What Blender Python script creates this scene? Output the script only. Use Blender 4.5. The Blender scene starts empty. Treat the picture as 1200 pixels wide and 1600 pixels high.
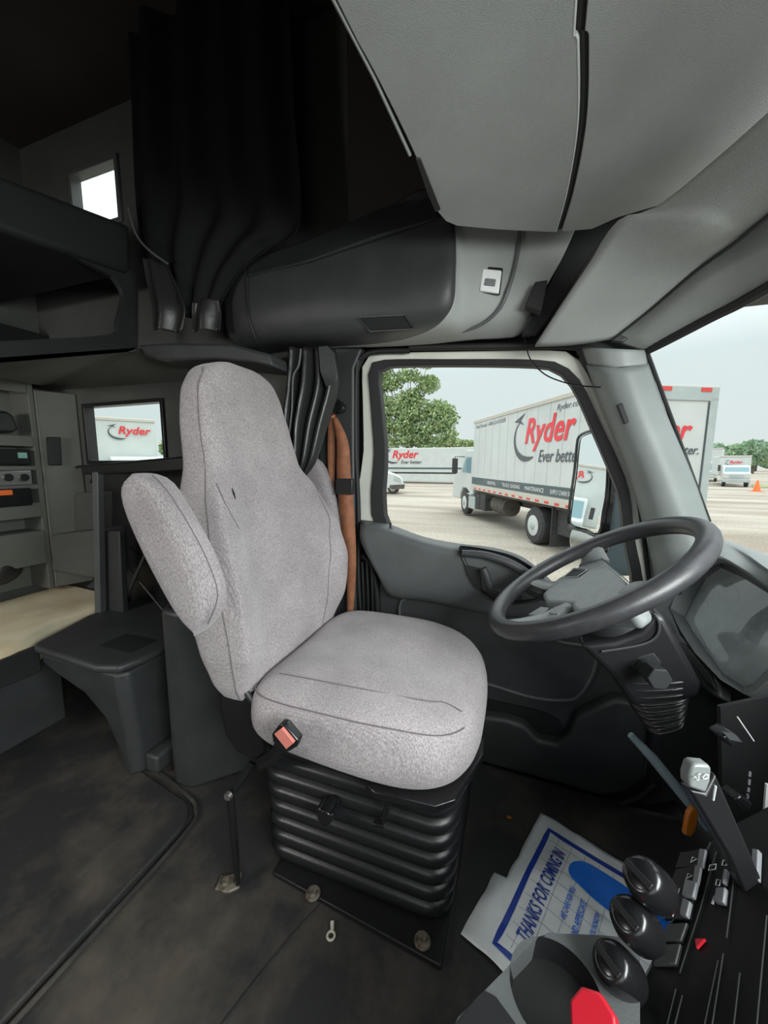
import bpy, bmesh, math, random
from mathutils import Vector, Matrix, noise
random.seed(7)
V = Vector
pi = math.pi
SC = bpy.context.scene
COL = SC.collection

# ------------------------------------------------------------------ camera
F = 590.0; CAM = V((0, 0, 1.15)); YAW = math.radians(19.6); PIT = math.radians(7.2)
cd = bpy.data.cameras.new('camera'); cam = bpy.data.objects.new('camera', cd); COL.objects.link(cam)
cd.sensor_fit = 'VERTICAL'; cd.sensor_height = 32.0; cd.lens = F / 1600 * 32.0
cd.clip_start = 0.02; cd.clip_end = 900
cam.location = CAM; cam.rotation_euler = (pi/2 - PIT, 0, YAW)
SC.camera = cam
SC.view_settings.view_transform = 'Standard'; SC.view_settings.look = 'None'
SC.view_settings.gamma = 1.0; SC.view_settings.use_curve_mapping = False
SC.view_settings.exposure = 0.0
# ------------------------------------------------------------------ overcast sky
w = bpy.data.worlds.new('overcast_sky'); SC.world = w; w.use_nodes = True
wn = w.node_tree; wn.nodes.clear()
wo = wn.nodes.new('ShaderNodeOutputWorld'); bg = wn.nodes.new('ShaderNodeBackground')
tc = wn.nodes.new('ShaderNodeTexCoord'); sp = wn.nodes.new('ShaderNodeSeparateXYZ'); cr = wn.nodes.new('ShaderNodeValToRGB')
nz = wn.nodes.new('ShaderNodeTexNoise'); nz.inputs['Scale'].default_value = 2.2; nz.inputs['Detail'].default_value = 3
mx = wn.nodes.new('ShaderNodeMix'); mx.data_type = 'RGBA'; mx.blend_type = 'MULTIPLY'; mx.inputs[0].default_value = 0.08
wn.links.new(tc.outputs['Generated'], sp.inputs[0]); wn.links.new(sp.outputs['Z'], cr.inputs[0])
wn.links.new(tc.outputs['Generated'], nz.inputs[0])
e = cr.color_ramp.elements
e[0].position = 0.0; e[0].color = (0.80, 0.86, 0.86, 1)
e[1].position = 1.0; e[1].color = (3.6, 3.8, 3.9, 1)
m_ = e.new(0.22); m_.color = (0.80, 0.89, 0.91, 1)
m2 = e.new(0.42); m2.color = (1.5, 1.6, 1.65, 1)
wn.links.new(cr.outputs[0], mx.inputs[6]); wn.links.new(nz.outputs[0], mx.inputs[7])
wn.links.new(mx.outputs[2], bg.inputs[0]); bg.inputs[1].default_value = 1.0
wn.links.new(bg.outputs[0], wo.inputs[0])
# broad sun lamp added under the overcast to send light through the windshield
sl = bpy.data.lights.new('soft_sun', 'SUN'); sl.energy = 0.9; sl.angle = math.radians(60); sl.color = (1, 0.985, 0.96)
so = bpy.data.objects.new('soft_sun', sl); COL.objects.link(so)
so.rotation_euler = V((-0.50, 0.42, -0.75)).to_track_quat('-Z', 'Y').to_euler()
def area(name, loc, d, sx, sy, power, col=(1, 1, 1)):
    l = bpy.data.lights.new(name, 'AREA'); l.shape = 'RECTANGLE'; l.size = sx; l.size_y = sy; l.energy = power; l.color = col
    o = bpy.data.objects.new(name, l); COL.objects.link(o); o.location = loc
    o.rotation_euler = V(d).to_track_quat('-Z', 'Y').to_euler(); return o
area('daylight_through_passenger_doorway', (0.20, -0.98, 1.25), (0.02, 1, -0.70), 1.1, 0.75, 2.2, (0.97, 1, 1))
area('daylight_through_windshield', (0.95, -0.15, 1.35), (-1, 0.45, -0.42), 1.2, 0.5, 46, (0.98, 1, 1))
area('bunk_fill_light', (-1.95, -.97, 1.38), (-0.1, .85, -.75),   .6, .35, 18, (1, .98, .94))  # lamp added at an unseen opening to brighten the bunk mattress

# ------------------------------------------------------------------ pixel geometry helpers
RT = V((math.cos(YAW), math.sin(YAW), 0)); F0 = V((-math.sin(YAW), math.cos(YAW), 0))
FW = F0 * math.cos(PIT) - V((0, 0, math.sin(PIT))); UP = RT.cross(FW)
def ray(x, y): return FW*F + RT*(x-600) + UP*(800-y)
def W(x, y, ax, v):
    d = ray(x, y); i = 'XYZ'.index(ax); return CAM + d*((v-CAM[i])/d[i])
def D(x, y, dep): return CAM + ray(x, y)*(dep/F)
def PL(x, y, p0, n):
    d = ray(x, y); n = V(n); return CAM + d*((V(p0)-CAM).dot(n)/d.dot(n))
# ------------------------------------------------------------------ materials
MT = {}
def mat(name, col, rough=0.5, metal=0.0, nscale=0, namt=0.0, bump=0.0, bscale=0, spec=0.5, col2=None, emit=None, clear=0.0, detail=4, stretch=None, sheen=0):
    m = bpy.data.materials.new(name); m.use_nodes = True; nt = m.node_tree; b = nt.nodes['Principled BSDF']
    b.inputs['Base Color'].default_value = (*col, 1); b.inputs['Roughness'].default_value = rough
    b.inputs['Metallic'].default_value = metal; b.inputs['Specular IOR Level'].default_value = spec
    if clear: b.inputs['Coat Weight'].default_value = clear; b.inputs['Coat Roughness'].default_value = 0.15
    if sheen: b.inputs['Sheen Weight'].default_value = sheen
    t = nt.nodes.new('ShaderNodeTexCoord'); src = t.outputs['Object']
    if stretch:
        mp = nt.nodes.new('ShaderNodeMapping'); mp.inputs['Scale'].default_value = stretch; nt.links.new(src, mp.inputs[0]); src = mp.outputs[0]
    if nscale:
        n = nt.nodes.new('ShaderNodeTexNoise'); n.inputs['Scale'].default_value = nscale; n.inputs['Detail'].default_value = detail
        nt.links.new(src, n.inputs[0])
        r = nt.nodes.new('ShaderNodeValToRGB'); c2 = col2 or tuple(c*(1-namt) for c in col)
        r.color_ramp.elements[0].position = 0.38; r.color_ramp.elements[0].color = (*c2, 1)
        r.color_ramp.elements[1].position = 0.62; r.color_ramp.elements[1].color = (*col, 1)
        nt.links.new(n.outputs[0], r.inputs[0]); nt.links.new(r.outputs[0], b.inputs['Base Color'])
    if bump:
        n = nt.nodes.new('ShaderNodeTexNoise'); n.inputs['Scale'].default_value = bscale; n.inputs['Detail'].default_value = 3
        nt.links.new(src, n.inputs[0]); bp = nt.nodes.new('ShaderNodeBump'); bp.inputs['Strength'].default_value = bump; bp.inputs['Distance'].default_value = 0.002
        nt.links.new(n.outputs[0], bp.inputs['Height']); nt.links.new(bp.outputs[0], b.inputs['Normal'])
    if emit: b.inputs['Emission Color'].default_value = (*emit[0], 1); b.inputs['Emission Strength'].default_value = emit[1]
    MT[name] = m; return m
mat('dark_plastic', (0.043, 0.046, 0.047), 0.48, nscale=9, namt=0.18, bump=0.25, bscale=420)
mat('charcoal_plastic', (0.022, 0.024, 0.025), 0.6, spec=.3, nscale=6, namt=0.2, bump=0.2, bscale=420)
mat('mid_plastic', (0.095, 0.103, 0.103), 0.5, nscale=7, namt=0.15, bump=0.25, bscale=420)
mat('grey_headliner', (0.315, 0.33, 0.32), 0.75, nscale=5, namt=0.10, bump=0.35, bscale=520)
mat('grey_plastic', (0.28, 0.30, 0.295), 0.5, nscale=6, namt=0.12, bump=0.2, bscale=420)
mat('pillar_plastic', (0.205, 0.228, 0.222), 0.5, nscale=6, namt=0.12, bump=0.2, bscale=420)
mat('black_plastic', (0.012, 0.012, 0.013), 0.38, bump=0.1, bscale=300)
mat('gloss_black', (0.010, 0.010, 0.011), 0.22)
mat('bellows_rubber', (0.012, 0.0125, 0.0135), 0.34, bump=0.15, bscale=160)
mat('seal_rubber', (0.010, 0.010, 0.0105), 0.6)
mat('vinyl', (0.019, 0.020, 0.0195), 0.36, bump=0.3, bscale=60)
mat('dark_curtain', (0.005, 0.0055, 0.006), 0.75, spec=.2, bump=0.3, bscale=70)
mat('wheel_leather', (0.042, 0.042, 0.046), 0.38, nscale=40, namt=0.2, bump=0.15, bscale=300)
mat('wheel_pad', (0.24, 0.26, 0.26), 0.42, nscale=40, namt=0.12, bump=0.2, bscale=300)
mat('door_cream', (0.66, 0.67, 0.60), 0.4, nscale=8, namt=0.1)
mat('steel', (0.45, 0.45, 0.42), 0.35, metal=0.9)
mat('rusty_steel', (0.28, 0.25, 0.20), 0.6, metal=0.5, nscale=60, col2=(0.11, 0.085, 0.06))
mat('silver_paint', (0.52, 0.54, 0.54), 0.35)
mat('button_grey', (0.17, 0.175, 0.185), 0.4)
mat('deep_black', (0.006, 0.006, 0.0065), 0.5, spec=.3)
mat('tip_grey', (0.16, 0.175, 0.172), 0.35)
mat('white_mark', (0.75, 0.76, 0.76), 0.5)
mat('belt_web', (0.30, 0.115, 0.055), 0.7, nscale=25, namt=0.3, bump=0.3, bscale=500)
mat('salmon_button', (0.62, 0.20, 0.16), 0.45)
mat('amber', (0.48, 0.15, 0.015), 0.4)
mat('red_plastic', (0.55, 0.015, 0.03), 0.35)
mat('paper_white', (0.88, 0.92, 0.93), 0.35, bump=0.6, bscale=14, nscale=9, namt=0.12)
mat('paper_blue', (0.02, 0.20, 0.85), 0.35, bump=0.5, bscale=14)
mat('paper_navy', (0.012, 0.05, 0.36), 0.35)
mat('grid_ink', (0.30, 0.36, 0.46), 0.5)
mat('mattress', (0.80, 0.72, 0.52), 0.8, nscale=5, col2=(0.68, 0.57, 0.37), bump=0.4, bscale=12)
mat('cabinet_grey', (0.125, 0.13, 0.112), 0.7, nscale=4, namt=0.15)
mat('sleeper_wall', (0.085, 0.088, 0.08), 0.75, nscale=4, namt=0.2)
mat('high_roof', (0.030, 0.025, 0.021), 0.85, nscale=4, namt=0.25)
mat('cream_box', (0.56, 0.53, 0.44), 0.5)
mat('truck_white', (0.55, 0.58, 0.565), 0.35, nscale=1.1, namt=0.08)
mat('truck_grey', (0.40, 0.45, 0.44), 0.4, nscale=3, namt=0.1)  # grey for frames, hubs, grilles, bumpers and panel joints
mat('truck_band', (0.06, 0.09, 0.10), 0.5)
mat('logo_red', (0.70, 0.025, 0.035), 0.45)
mat('logo_dark', (0.055, 0.065, 0.075), 0.45)
mat('tyre', (0.05, 0.05, 0.05), 0.85, nscale=10, namt=0.3)
mat('chassis', (0.10, 0.09, 0.075), 0.8, nscale=5, namt=0.4)
mat('tape_red', (0.62, 0.05, 0.04), 0.4)
mat('rail_cream', (0.50, 0.47, 0.41), 0.5)
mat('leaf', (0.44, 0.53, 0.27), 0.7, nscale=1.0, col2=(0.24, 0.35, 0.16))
mat('leaf_far', (0.40, 0.54, 0.34), 0.8, nscale=0.25, col2=(0.31, 0.44, 0.31))  # paler: distance haze mixed into the leaf colour
mat('bark', (0.14, 0.105, 0.075), 0.85)
mat('grass', (0.30, 0.33, 0.17), 0.9, nscale=2, namt=0.3)
mat('orange', (0.85, 0.16, 0.03), 0.5)
mat('blue_glass', (0.18, 0.30, 0.34), 0.15)
mat('chrome', (0.85, 0.86, 0.86), 0.08, metal=1.0)
mat('mirror_silver', (0.86, 0.90, 0.90), 0.0, metal=1.0)
mat('housing_blue', (0.24, 0.31, 0.34), 0.4)
mat('lcd', (0.10, 0.12, 0.12), 0.5)
mat('edge_grey', (0.035, 0.036, 0.038), 0.4)
mat('lcd_text', (0.20, 0.40, 0.35), 0.3)
# gravel yard
m = mat('gravel', (0.30, 0.26, 0.21), 0.95); nt = m.node_tree; b = nt.nodes['Principled BSDF']
t = nt.nodes.new('ShaderNodeTexCoord'); mp = nt.nodes.new('ShaderNodeMapping'); mp.inputs['Scale'].default_value = (0.25, 1.0, 1)
mp.inputs['Rotation'].default_value = (0, 0, 0.15)
n1 = nt.nodes.new('ShaderNodeTexNoise'); n1.inputs['Scale'].default_value = 0.45; n1.inputs['Detail'].default_value = 6
n2 = nt.nodes.new('ShaderNodeTexNoise'); n2.inputs['Scale'].default_value = 16; n2.inputs['Detail'].default_value = 5
r = nt.nodes.new('ShaderNodeValToRGB'); r.color_ramp.elements[0].position = .38; r.color_ramp.elements[1].position = .62
r.color_ramp.elements[0].color = (0.23, 0.195, 0.15, 1); r.color_ramp.elements[1].color = (0.37, 0.335, 0.28, 1)
mm = nt.nodes.new('ShaderNodeMix'); mm.data_type = 'RGBA'; mm.blend_type = 'OVERLAY'; mm.inputs[0].default_value = 0.7
nt.links.new(t.outputs['Object'], mp.inputs[0]); nt.links.new(mp.outputs[0], n1.inputs[0]); nt.links.new(t.outputs['Object'], n2.inputs[0])
nt.links.new(n1.outputs[0], r.inputs[0]); nt.links.new(r.outputs[0], mm.inputs[6]); nt.links.new(n2.outputs[0], mm.inputs[7]); nt.links.new(mm.outputs[2], b.inputs['Base Color'])
# floor rubber with dried mud
m = mat('floor_rubber', (0.05, 0.05, 0.05), 0.62, bump=0.3, bscale=90); nt = m.node_tree; b = nt.nodes['Principled BSDF']
t = nt.nodes.new('ShaderNodeTexCoord'); n1 = nt.nodes.new('ShaderNodeTexNoise'); n1.inputs['Scale'].default_value = 3.2; n1.inputs['Detail'].default_value = 9; n1.inputs['Roughness'].default_value = .65
r = nt.nodes.new('ShaderNodeValToRGB'); r.color_ramp.elements[0].position = .46; r.color_ramp.elements[1].position = .76
r.color_ramp.elements[0].color = (0.024, 0.024, 0.024, 1); r.color_ramp.elements[1].color = (0.115, 0.098, 0.076, 1)
nt.links.new(t.outputs['Object'], n1.inputs[0]); nt.links.new(n1.outputs[0], r.inputs[0]); nt.links.new(r.outputs[0], b.inputs['Base Color'])
# seat cloth: marled grey-mauve knit
def fabric(name, c1, c2, ribs=False):
    m = mat(name, c1, 0.92, spec=0.15, sheen=0.25); nt = m.node_tree; b = nt.nodes['Principled BSDF']
    t = nt.nodes.new('ShaderNodeTexCoord')
    n1 = nt.nodes.new('ShaderNodeTexNoise'); n1.inputs['Scale'].default_value = 380; n1.inputs['Detail'].default_value = 3
    mp = nt.nodes.new('ShaderNodeMapping'); mp.inputs['Scale'].default_value = (1, 1, 0.45); nt.links.new(t.outputs['Object'], mp.inputs[0])
    nt.links.new(mp.outputs[0], n1.inputs[0])
    n2 = nt.nodes.new('ShaderNodeTexNoise'); n2.inputs['Scale'].default_value = 5; n2.inputs['Detail'].default_value = 5; nt.links.new(t.outputs['Object'], n2.inputs[0])
    r = nt.nodes.new('ShaderNodeValToRGB'); r.color_ramp.elements[0].position = .36; r.color_ramp.elements[1].position = .64
    r.color_ramp.elements[0].color = (*c2, 1); r.color_ramp.elements[1].color = (*c1, 1)
    nt.links.new(n1.outputs[0], r.inputs[0])
    mm = nt.nodes.new('ShaderNodeMix'); mm.data_type = 'RGBA'; mm.blend_type = 'OVERLAY'; mm.inputs[0].default_value = .45
    nt.links.new(r.outputs[0], mm.inputs[6]); nt.links.new(n2.outputs[0], mm.inputs[7]); nt.links.new(mm.outputs[2], b.inputs['Base Color'])
    wv = nt.nodes.new('ShaderNodeTexWave'); wv.inputs['Scale'].default_value = 110; wv.bands_direction = 'X' if ribs else 'Y'; nt.links.new(t.outputs['Object'], wv.inputs[0])
    ad = nt.nodes.new('ShaderNodeMath'); nt.links.new(wv.outputs[1], ad.inputs[0]); nt.links.new(n1.outputs[0], ad.inputs[1])
    bp = nt.nodes.new('ShaderNodeBump'); bp.inputs['Strength'].default_value = .35; bp.inputs['Distance'].default_value = .0015
    n3 = nt.nodes.new('ShaderNodeTexNoise'); n3.inputs['Scale'].default_value = 9; n3.inputs['Detail'].default_value = 2; nt.links.new(t.outputs['Object'], n3.inputs[0])
    bq = nt.nodes.new('ShaderNodeBump'); bq.inputs['Strength'].default_value = .35; bq.inputs['Distance'].default_value = .012
    nt.links.new(n3.outputs[0], bq.inputs['Height']); nt.links.new(ad.outputs[0], bp.inputs['Height']); nt.links.new(bq.outputs[0], bp.inputs['Normal'])
    nt.links.new(bp.outputs[0], b.inputs['Normal'])
fabric('seat_cloth', (0.43, 0.39, 0.40), (0.25, 0.225, 0.232))
fabric('seat_cloth_side', (0.36, 0.325, 0.335), (0.22, 0.195, 0.20), True)
mat('seat_seam', (0.16, 0.14, 0.145), 0.9)
# glass
def glass(name, tint, fac, dust_haze=0):
    m = bpy.data.materials.new(name); m.use_nodes = True; nt = m.node_tree; nt.nodes.clear()
    o = nt.nodes.new('ShaderNodeOutputMaterial'); a = nt.nodes.new('ShaderNodeBsdfTransparent'); g = nt.nodes.new('ShaderNodeBsdfGlossy')
    a.inputs[0].default_value = (*tint, 1); g.inputs['Roughness'].default_value = 0.02
    x = nt.nodes.new('ShaderNodeMixShader'); f = nt.nodes.new('ShaderNodeLayerWeight'); f.inputs[0].default_value = 0.5
    pw = nt.nodes.new('ShaderNodeMath'); pw.operation = 'POWER'; pw.inputs[1].default_value = 4
    mu = nt.nodes.new('ShaderNodeMath'); mu.operation = 'MULTIPLY_ADD'; mu.inputs[1].default_value = .75*fac; mu.inputs[2].default_value = .05*fac
    nt.links.new(f.outputs['Facing'], pw.inputs[0]); nt.links.new(pw.outputs[0], mu.inputs[0]); nt.links.new(mu.outputs[0], x.inputs[0])
    nt.links.new(a.outputs[0], x.inputs[1]); nt.links.new(g.outputs[0], x.inputs[2])
    last = x.outputs[0]
    if dust_haze:  # diffuse film for dust and the pale reflected haze on the cluster glass
        df = nt.nodes.new('ShaderNodeBsdfDiffuse'); df.inputs[0].default_value = (.52, .58, .57, 1); y = nt.nodes.new('ShaderNodeMixShader')
        tcc = nt.nodes.new('ShaderNodeTexCoord'); nn = nt.nodes.new('ShaderNodeTexNoise'); nn.inputs['Scale'].default_value = 9; nn.inputs['Detail'].default_value = 4
        m3 = nt.nodes.new('ShaderNodeMath'); m3.operation = 'MULTIPLY'; m3.inputs[1].default_value = dust_haze*2
        nt.links.new(tcc.outputs['Object'], nn.inputs[0]); nt.links.new(nn.outputs[0], m3.inputs[0]); nt.links.new(m3.outputs[0], y.inputs[0])
        nt.links.new(last, y.inputs[1]); nt.links.new(df.outputs[0], y.inputs[2]); last = y.outputs[0]
    nt.links.new(last, o.inputs[0]); MT[name] = m
glass('window_glass', (0.95, 0.985, 0.97), 0.5)
glass('cluster_glass', (0.80, 0.86, 0.86), 1.8, .42)
# ------------------------------------------------------------------ object helpers
def wloc(o):
    p = V((0, 0, 0))
    while o: p += o.location; o = o.parent
    return p
def mk(name, geo, m, parent=None, smooth=True, bevel=0, seg=3, sub=0, solid=0, kind=None, offset=-1, lab=None):
    vs, fs = geo
    vs = [V(v) for v in vs]
    c = V(((min(v.x for v in vs)+max(v.x for v in vs))/2, (min(v.y for v in vs)+max(v.y for v in vs))/2, min(v.z for v in vs)))
    me = bpy.data.meshes.new(name); me.from_pydata([v-c for v in vs], [], fs); me.update()
    bm = bmesh.new(); bm.from_mesh(me); bmesh.ops.recalc_face_normals(bm, faces=bm.faces)
    bm.to_mesh(me); bm.free()
    o = bpy.data.objects.new(name, me); COL.objects.link(o)
    me.materials.append(MT[m])
    if parent: o.parent = parent; o.location = c - wloc(parent)
    else: o.location = c
    if solid: md = o.modifiers.new('s', 'SOLIDIFY'); md.thickness = solid; md.offset = offset
    if bevel: md = o.modifiers.new('b', 'BEVEL'); md.width = bevel; md.segments = seg; md.limit_method = 'ANGLE'; md.angle_limit = math.radians(35)
    if sub: md = o.modifiers.new('u', 'SUBSURF'); md.levels = sub; md.render_levels = sub
    if smooth:
        for p in me.polygons: p.use_smooth = True
        if not sub:
            try: me.set_sharp_from_angle(angle=math.radians(40))
            except Exception: pass
    if kind: o['kind'] = kind
    if lab: o['label'] = lab
    return o
def tag(o, label, cat, group=None):
    o['label'] = label; o['category'] = cat
    if group: o['group'] = group
    return o
def thing(name, label, cat, loc, group=None, kind=None):
    o = bpy.data.objects.new(name, None); COL.objects.link(o); o.location = loc; o.empty_display_size = .05
    if kind: o['kind'] = kind
    if label: tag(o, label, cat, group)
    return o
def join(*gs):
    vs = []; fs = []
    for g in gs:
        n = len(vs); vs += list(g[0]); fs += [tuple(i+n for i in f) for f in g[1]]
    return vs, fs
def obox(c, ax, ay, az):
    c = V(c); ax = V(ax); ay = V(ay); az = V(az)
    vs = [c+ax*i+ay*j+az*k for k in (-1, 1) for j in (-1, 1) for i in (-1, 1)]
    return vs, [(0, 2, 3, 1), (4, 5, 7, 6), (0, 1, 5, 4), (2, 6, 7, 3), (0, 4, 6, 2), (1, 3, 7, 5)]
def box(x0, x1, y0, y1, z0, z1):
    return obox(((x0+x1)/2, (y0+y1)/2, (z0+z1)/2), ((x1-x0)/2, 0, 0), (0, (y1-y0)/2, 0), (0, 0, (z1-z0)/2))
def prism(poly, vec):
    n = len(poly); vec = V(vec); vs = [V(p) for p in poly] + [V(p)+vec for p in poly]
    return vs, [tuple(range(n)), tuple(range(2*n-1, n-1, -1))] + [(i, (i+1) % n, (i+1) % n+n, i+n) for i in range(n)]
def ppoly(px, ax, v): return [W(x, y, ax, v) for x, y in px]
def smoothpath(pts, k=6, closed=False):
    pts = [V(p) for p in pts]; n = len(pts); out = []
    rng = range(n if closed else n-1)
    for i in rng:
        if closed: a, b, c, d = pts[(i-1) % n], pts[i], pts[(i+1) % n], pts[(i+2) % n]
        else: a, b, c, d = pts[max(i-1, 0)], pts[i], pts[i+1], pts[min(i+2, n-1)]
        for j in range(k):
            t = j/k
            out.append(0.5*((2*b)+(c-a)*t+(2*a-5*b+4*c-d)*t*t+(3*b-a-3*c+d)*t**3))
    if not closed: out.append(pts[-1])
    return out
def tube(path, r, n=10, closed=False, flat=1.0, nrm=None):
    path = [V(p) for p in path]; N = len(path); vs = []; fs = []
    rr = r if isinstance(r, (list, tuple)) else [r]*N
    prev = None
    for i, p in enumerate(path):
        if closed: t = path[(i+1) % N]-path[i-1]
        else: t = path[min(i+1, N-1)]-path[max(i-1, 0)]
        t = t.normalized() if t.length > 1e-9 else V((0, 0, 1))
        if nrm is not None: a = V(nrm) - t*V(nrm).dot(t); a.normalize()
        elif prev is None:
            a = t.cross(V((0, 0, 1)));
            if a.length < .1: a = t.cross(V((1, 0, 0)))
            a.normalize()
        else: a = (prev - t*prev.dot(t)).normalized()
        prev = a; b = t.cross(a)
        for j in range(n):
            q = 2*pi*j/n; vs.append(p + a*math.cos(q)*rr[i]*flat + b*math.sin(q)*rr[i])
    for i in range(N if closed else N-1):
        for j in range(n):
            i2 = (i+1) % N
            fs.append((i*n+j, i*n+(j+1) % n, i2*n+(j+1) % n, i2*n+j))
    if not closed: fs += [tuple(range(n))[::-1], tuple(range((N-1)*n, N*n))]
    return vs, fs
def cyl(a, b, r, r2=None, n=24, prof=None):
    a = V(a); b = V(b); t = (b-a); L = t.length; t.normalize()
    u = t.cross(V((0, 0, 1)));
    if u.length < .1: u = t.cross(V((1, 0, 0)))
    u.normalize(); w_ = t.cross(u)
    prof = prof or [(0, r), (1, r2 if r2 is not None else r)]
    vs = []; fs = []
    for (h, rr) in prof:
        for j in range(n):
            q = 2*pi*j/n; vs.append(a+t*h*L+(u*math.cos(q)+w_*math.sin(q))*rr)
    for i in range(len(prof)-1):
        for j in range(n): fs.append((i*n+j, i*n+(j+1) % n, (i+1)*n+(j+1) % n, (i+1)*n+j))
    fs += [tuple(range(n))[::-1], tuple(range((len(prof)-1)*n, len(prof)*n))]
    return vs, fs
def loft(rings, cap=True, closed=True):
    n = len(rings[0]); vs = [V(p) for r in rings for p in r]; fs = []
    for i in range(len(rings)-1):
        for j in range(n if closed else n-1):
            fs.append((i*n+j, i*n+(j+1) % n, (i+1)*n+(j+1) % n, (i+1)*n+j))
    if cap: fs += [tuple(range(n))[::-1], tuple(range((len(rings)-1)*n, len(rings)*n))]
    return vs, fs
def gridm(rows): return loft(rows, cap=False, closed=False)
def interp_rows(rows, ku=5, kv=5):
    rows = [smoothpath(r, ku) for r in rows]
    cols = [smoothpath([r[j] for r in rows], kv) for j in range(len(rows[0]))]
    return [[c[i] for c in cols] for i in range(len(cols[0]))]
def ell(c, r, n=16, m=10):
    c = V(c); vs = []; fs = []
    rings = [[c+V((r[0]*math.sin(pi*i/m)*math.cos(2*pi*j/n), r[1]*math.sin(pi*i/m)*math.sin(2*pi*j/n), r[2]*math.cos(pi*i/m))) for j in range(n)] for i in range(1, m)]
    return loft(rings)
def frange(a, b, n): return [a+(b-a)*i/(n-1) for i in range(n)]
def ring_prism(outer, inner, vec):
    n = len(outer); vec = V(vec); vs = [V(p) for p in outer]+[V(p) for p in inner]+[V(p)+vec for p in outer]+[V(p)+vec for p in inner]; fs = []
    for i in range(n):
        j = (i+1) % n
        fs += [(i, j, n+j, n+i), (2*n+i, 3*n+i, 3*n+j, 2*n+j), (i, 2*n+i, 2*n+j, j), (n+i, n+j, 3*n+j, 3*n+i)]
    return vs, fs
def resample(pts, n):
    pts = [V(p) for p in pts]; P = pts+[pts[0]]; L = [0]
    for i in range(len(pts)): L.append(L[-1]+(P[i+1]-P[i]).length)
    out = []; k = 0
    for i in range(n):
        t = L[-1]*i/n
        while L[k+1] < t: k += 1
        f = (t-L[k])/max(L[k+1]-L[k], 1e-9); out.append(P[k].lerp(P[k+1], f))
    return out
def text_geo(s, origin, xd, yd, width, height, shear=0.0, bold=0.0, ext=0.004):
    cu = bpy.data.curves.new('t', 'FONT'); cu.body = s; cu.shear = shear; cu.offset = bold; cu.resolution_u = 3
    ob = bpy.data.objects.new('t', cu); COL.objects.link(ob); bpy.context.view_layer.update()
    me = bpy.data.meshes.new_from_object(ob.evaluated_get(bpy.context.evaluated_depsgraph_get()))
    vs = [v.co.copy() for v in me.vertices]; fs = [tuple(p.vertices) for p in me.polygons]
    bpy.data.objects.remove(ob); bpy.data.curves.remove(cu); bpy.data.meshes.remove(me)
    x0 = min(v.x for v in vs); x1 = max(v.x for v in vs); y0 = min(v.y for v in vs); y1 = max(v.y for v in vs)
    xd = V(xd).normalized(); yd = V(yd).normalized(); n = xd.cross(yd); o = V(origin)
    sx = width/(x1-x0); sy = height/(y1-y0)
    return [o+xd*(v.x-x0)*sx+yd*(v.y-y0)*sy+n*ext for v in vs], fs
def text(name, s, m, parent, *a, **k): return mk(name, text_geo(s, *a, **k), m, parent, smooth=False)
def flat(poly2, origin, xd, yd, ext=0.004):
    xd = V(xd); yd = V(yd); n = xd.cross(yd).normalized()
    return [V(origin)+xd*p[0]+yd*p[1]+n*ext for p in poly2], [tuple(range(len(poly2)))]
def logo(parent, o, xd, yd, wd, tagline=True, k=1.0):
    # o: lower left of the word Ryder (baseline); wd width
    xd = V(xd).normalized(); yd = V(yd).normalized()
    mk('lettering', text_geo('Ryder', V(o)-yd*wd*.085*k, xd, yd, wd, wd*.36*k, .25, .022, .012), 'logo_red', parent, smooth=False)
    if tagline: mk('tagline', text_geo('Ever better.', V(o)+xd*wd*.34-yd*wd*.20*k, xd, yd, wd*.79, wd*.125*k, .25, .012, .012), 'logo_dark', parent, smooth=False)
    cl = smoothpath([(-.13, .26, .006), (-.23, .20, .02), (-.28, .10, .035), (-.26, -.01, .05), (-.18, -.10, .062), (-.05, -.155, .066), (.09, -.165, .05), (.22, -.145, .012)], 4)
    n = len(cl); vs = []
    for i, p in enumerate(cl):
        d = (cl[min(i+1, n-1)]-cl[max(i-1, 0)]); d.z = 0; d.normalize()
        for q in (-.5, .5): vs.append(V(o)+xd*wd*(p.x-d.y*p.z*q)+yd*wd*k*(p.y+d.x*p.z*q)+xd.cross(yd)*.012)
    g = (vs, [(2*i, 2*i+1, 2*i+3, 2*i+2) for i in range(n-1)])
    ar = flat([(-.31*wd, .27*wd*k), (-.02*wd, .35*wd*k), (-.14*wd, .27*wd*k), (-.04*wd, .215*wd*k), (-.18*wd, .25*wd*k)], o, xd, yd, .012)
    mk('swoosh', join(g, ar), 'logo_dark', parent, smooth=False)

# =================================================================== SETTING: cab shell
ZG = -1.012
mk('ground', ([(-160, -120, ZG), (200, -120, ZG), (200, 260, ZG), (-160, 260, ZG)], [(0, 1, 2, 3)]), 'gravel', kind='structure', smooth=False)
mk('floor', prism([(-2.6, -1.0, 0), (.95, -1.0, 0), (.95, 1.36, 0), (-2.6, 1.36, 0)], (0, 0, -.12)), 'floor_rubber', kind='structure', smooth=False)
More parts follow.
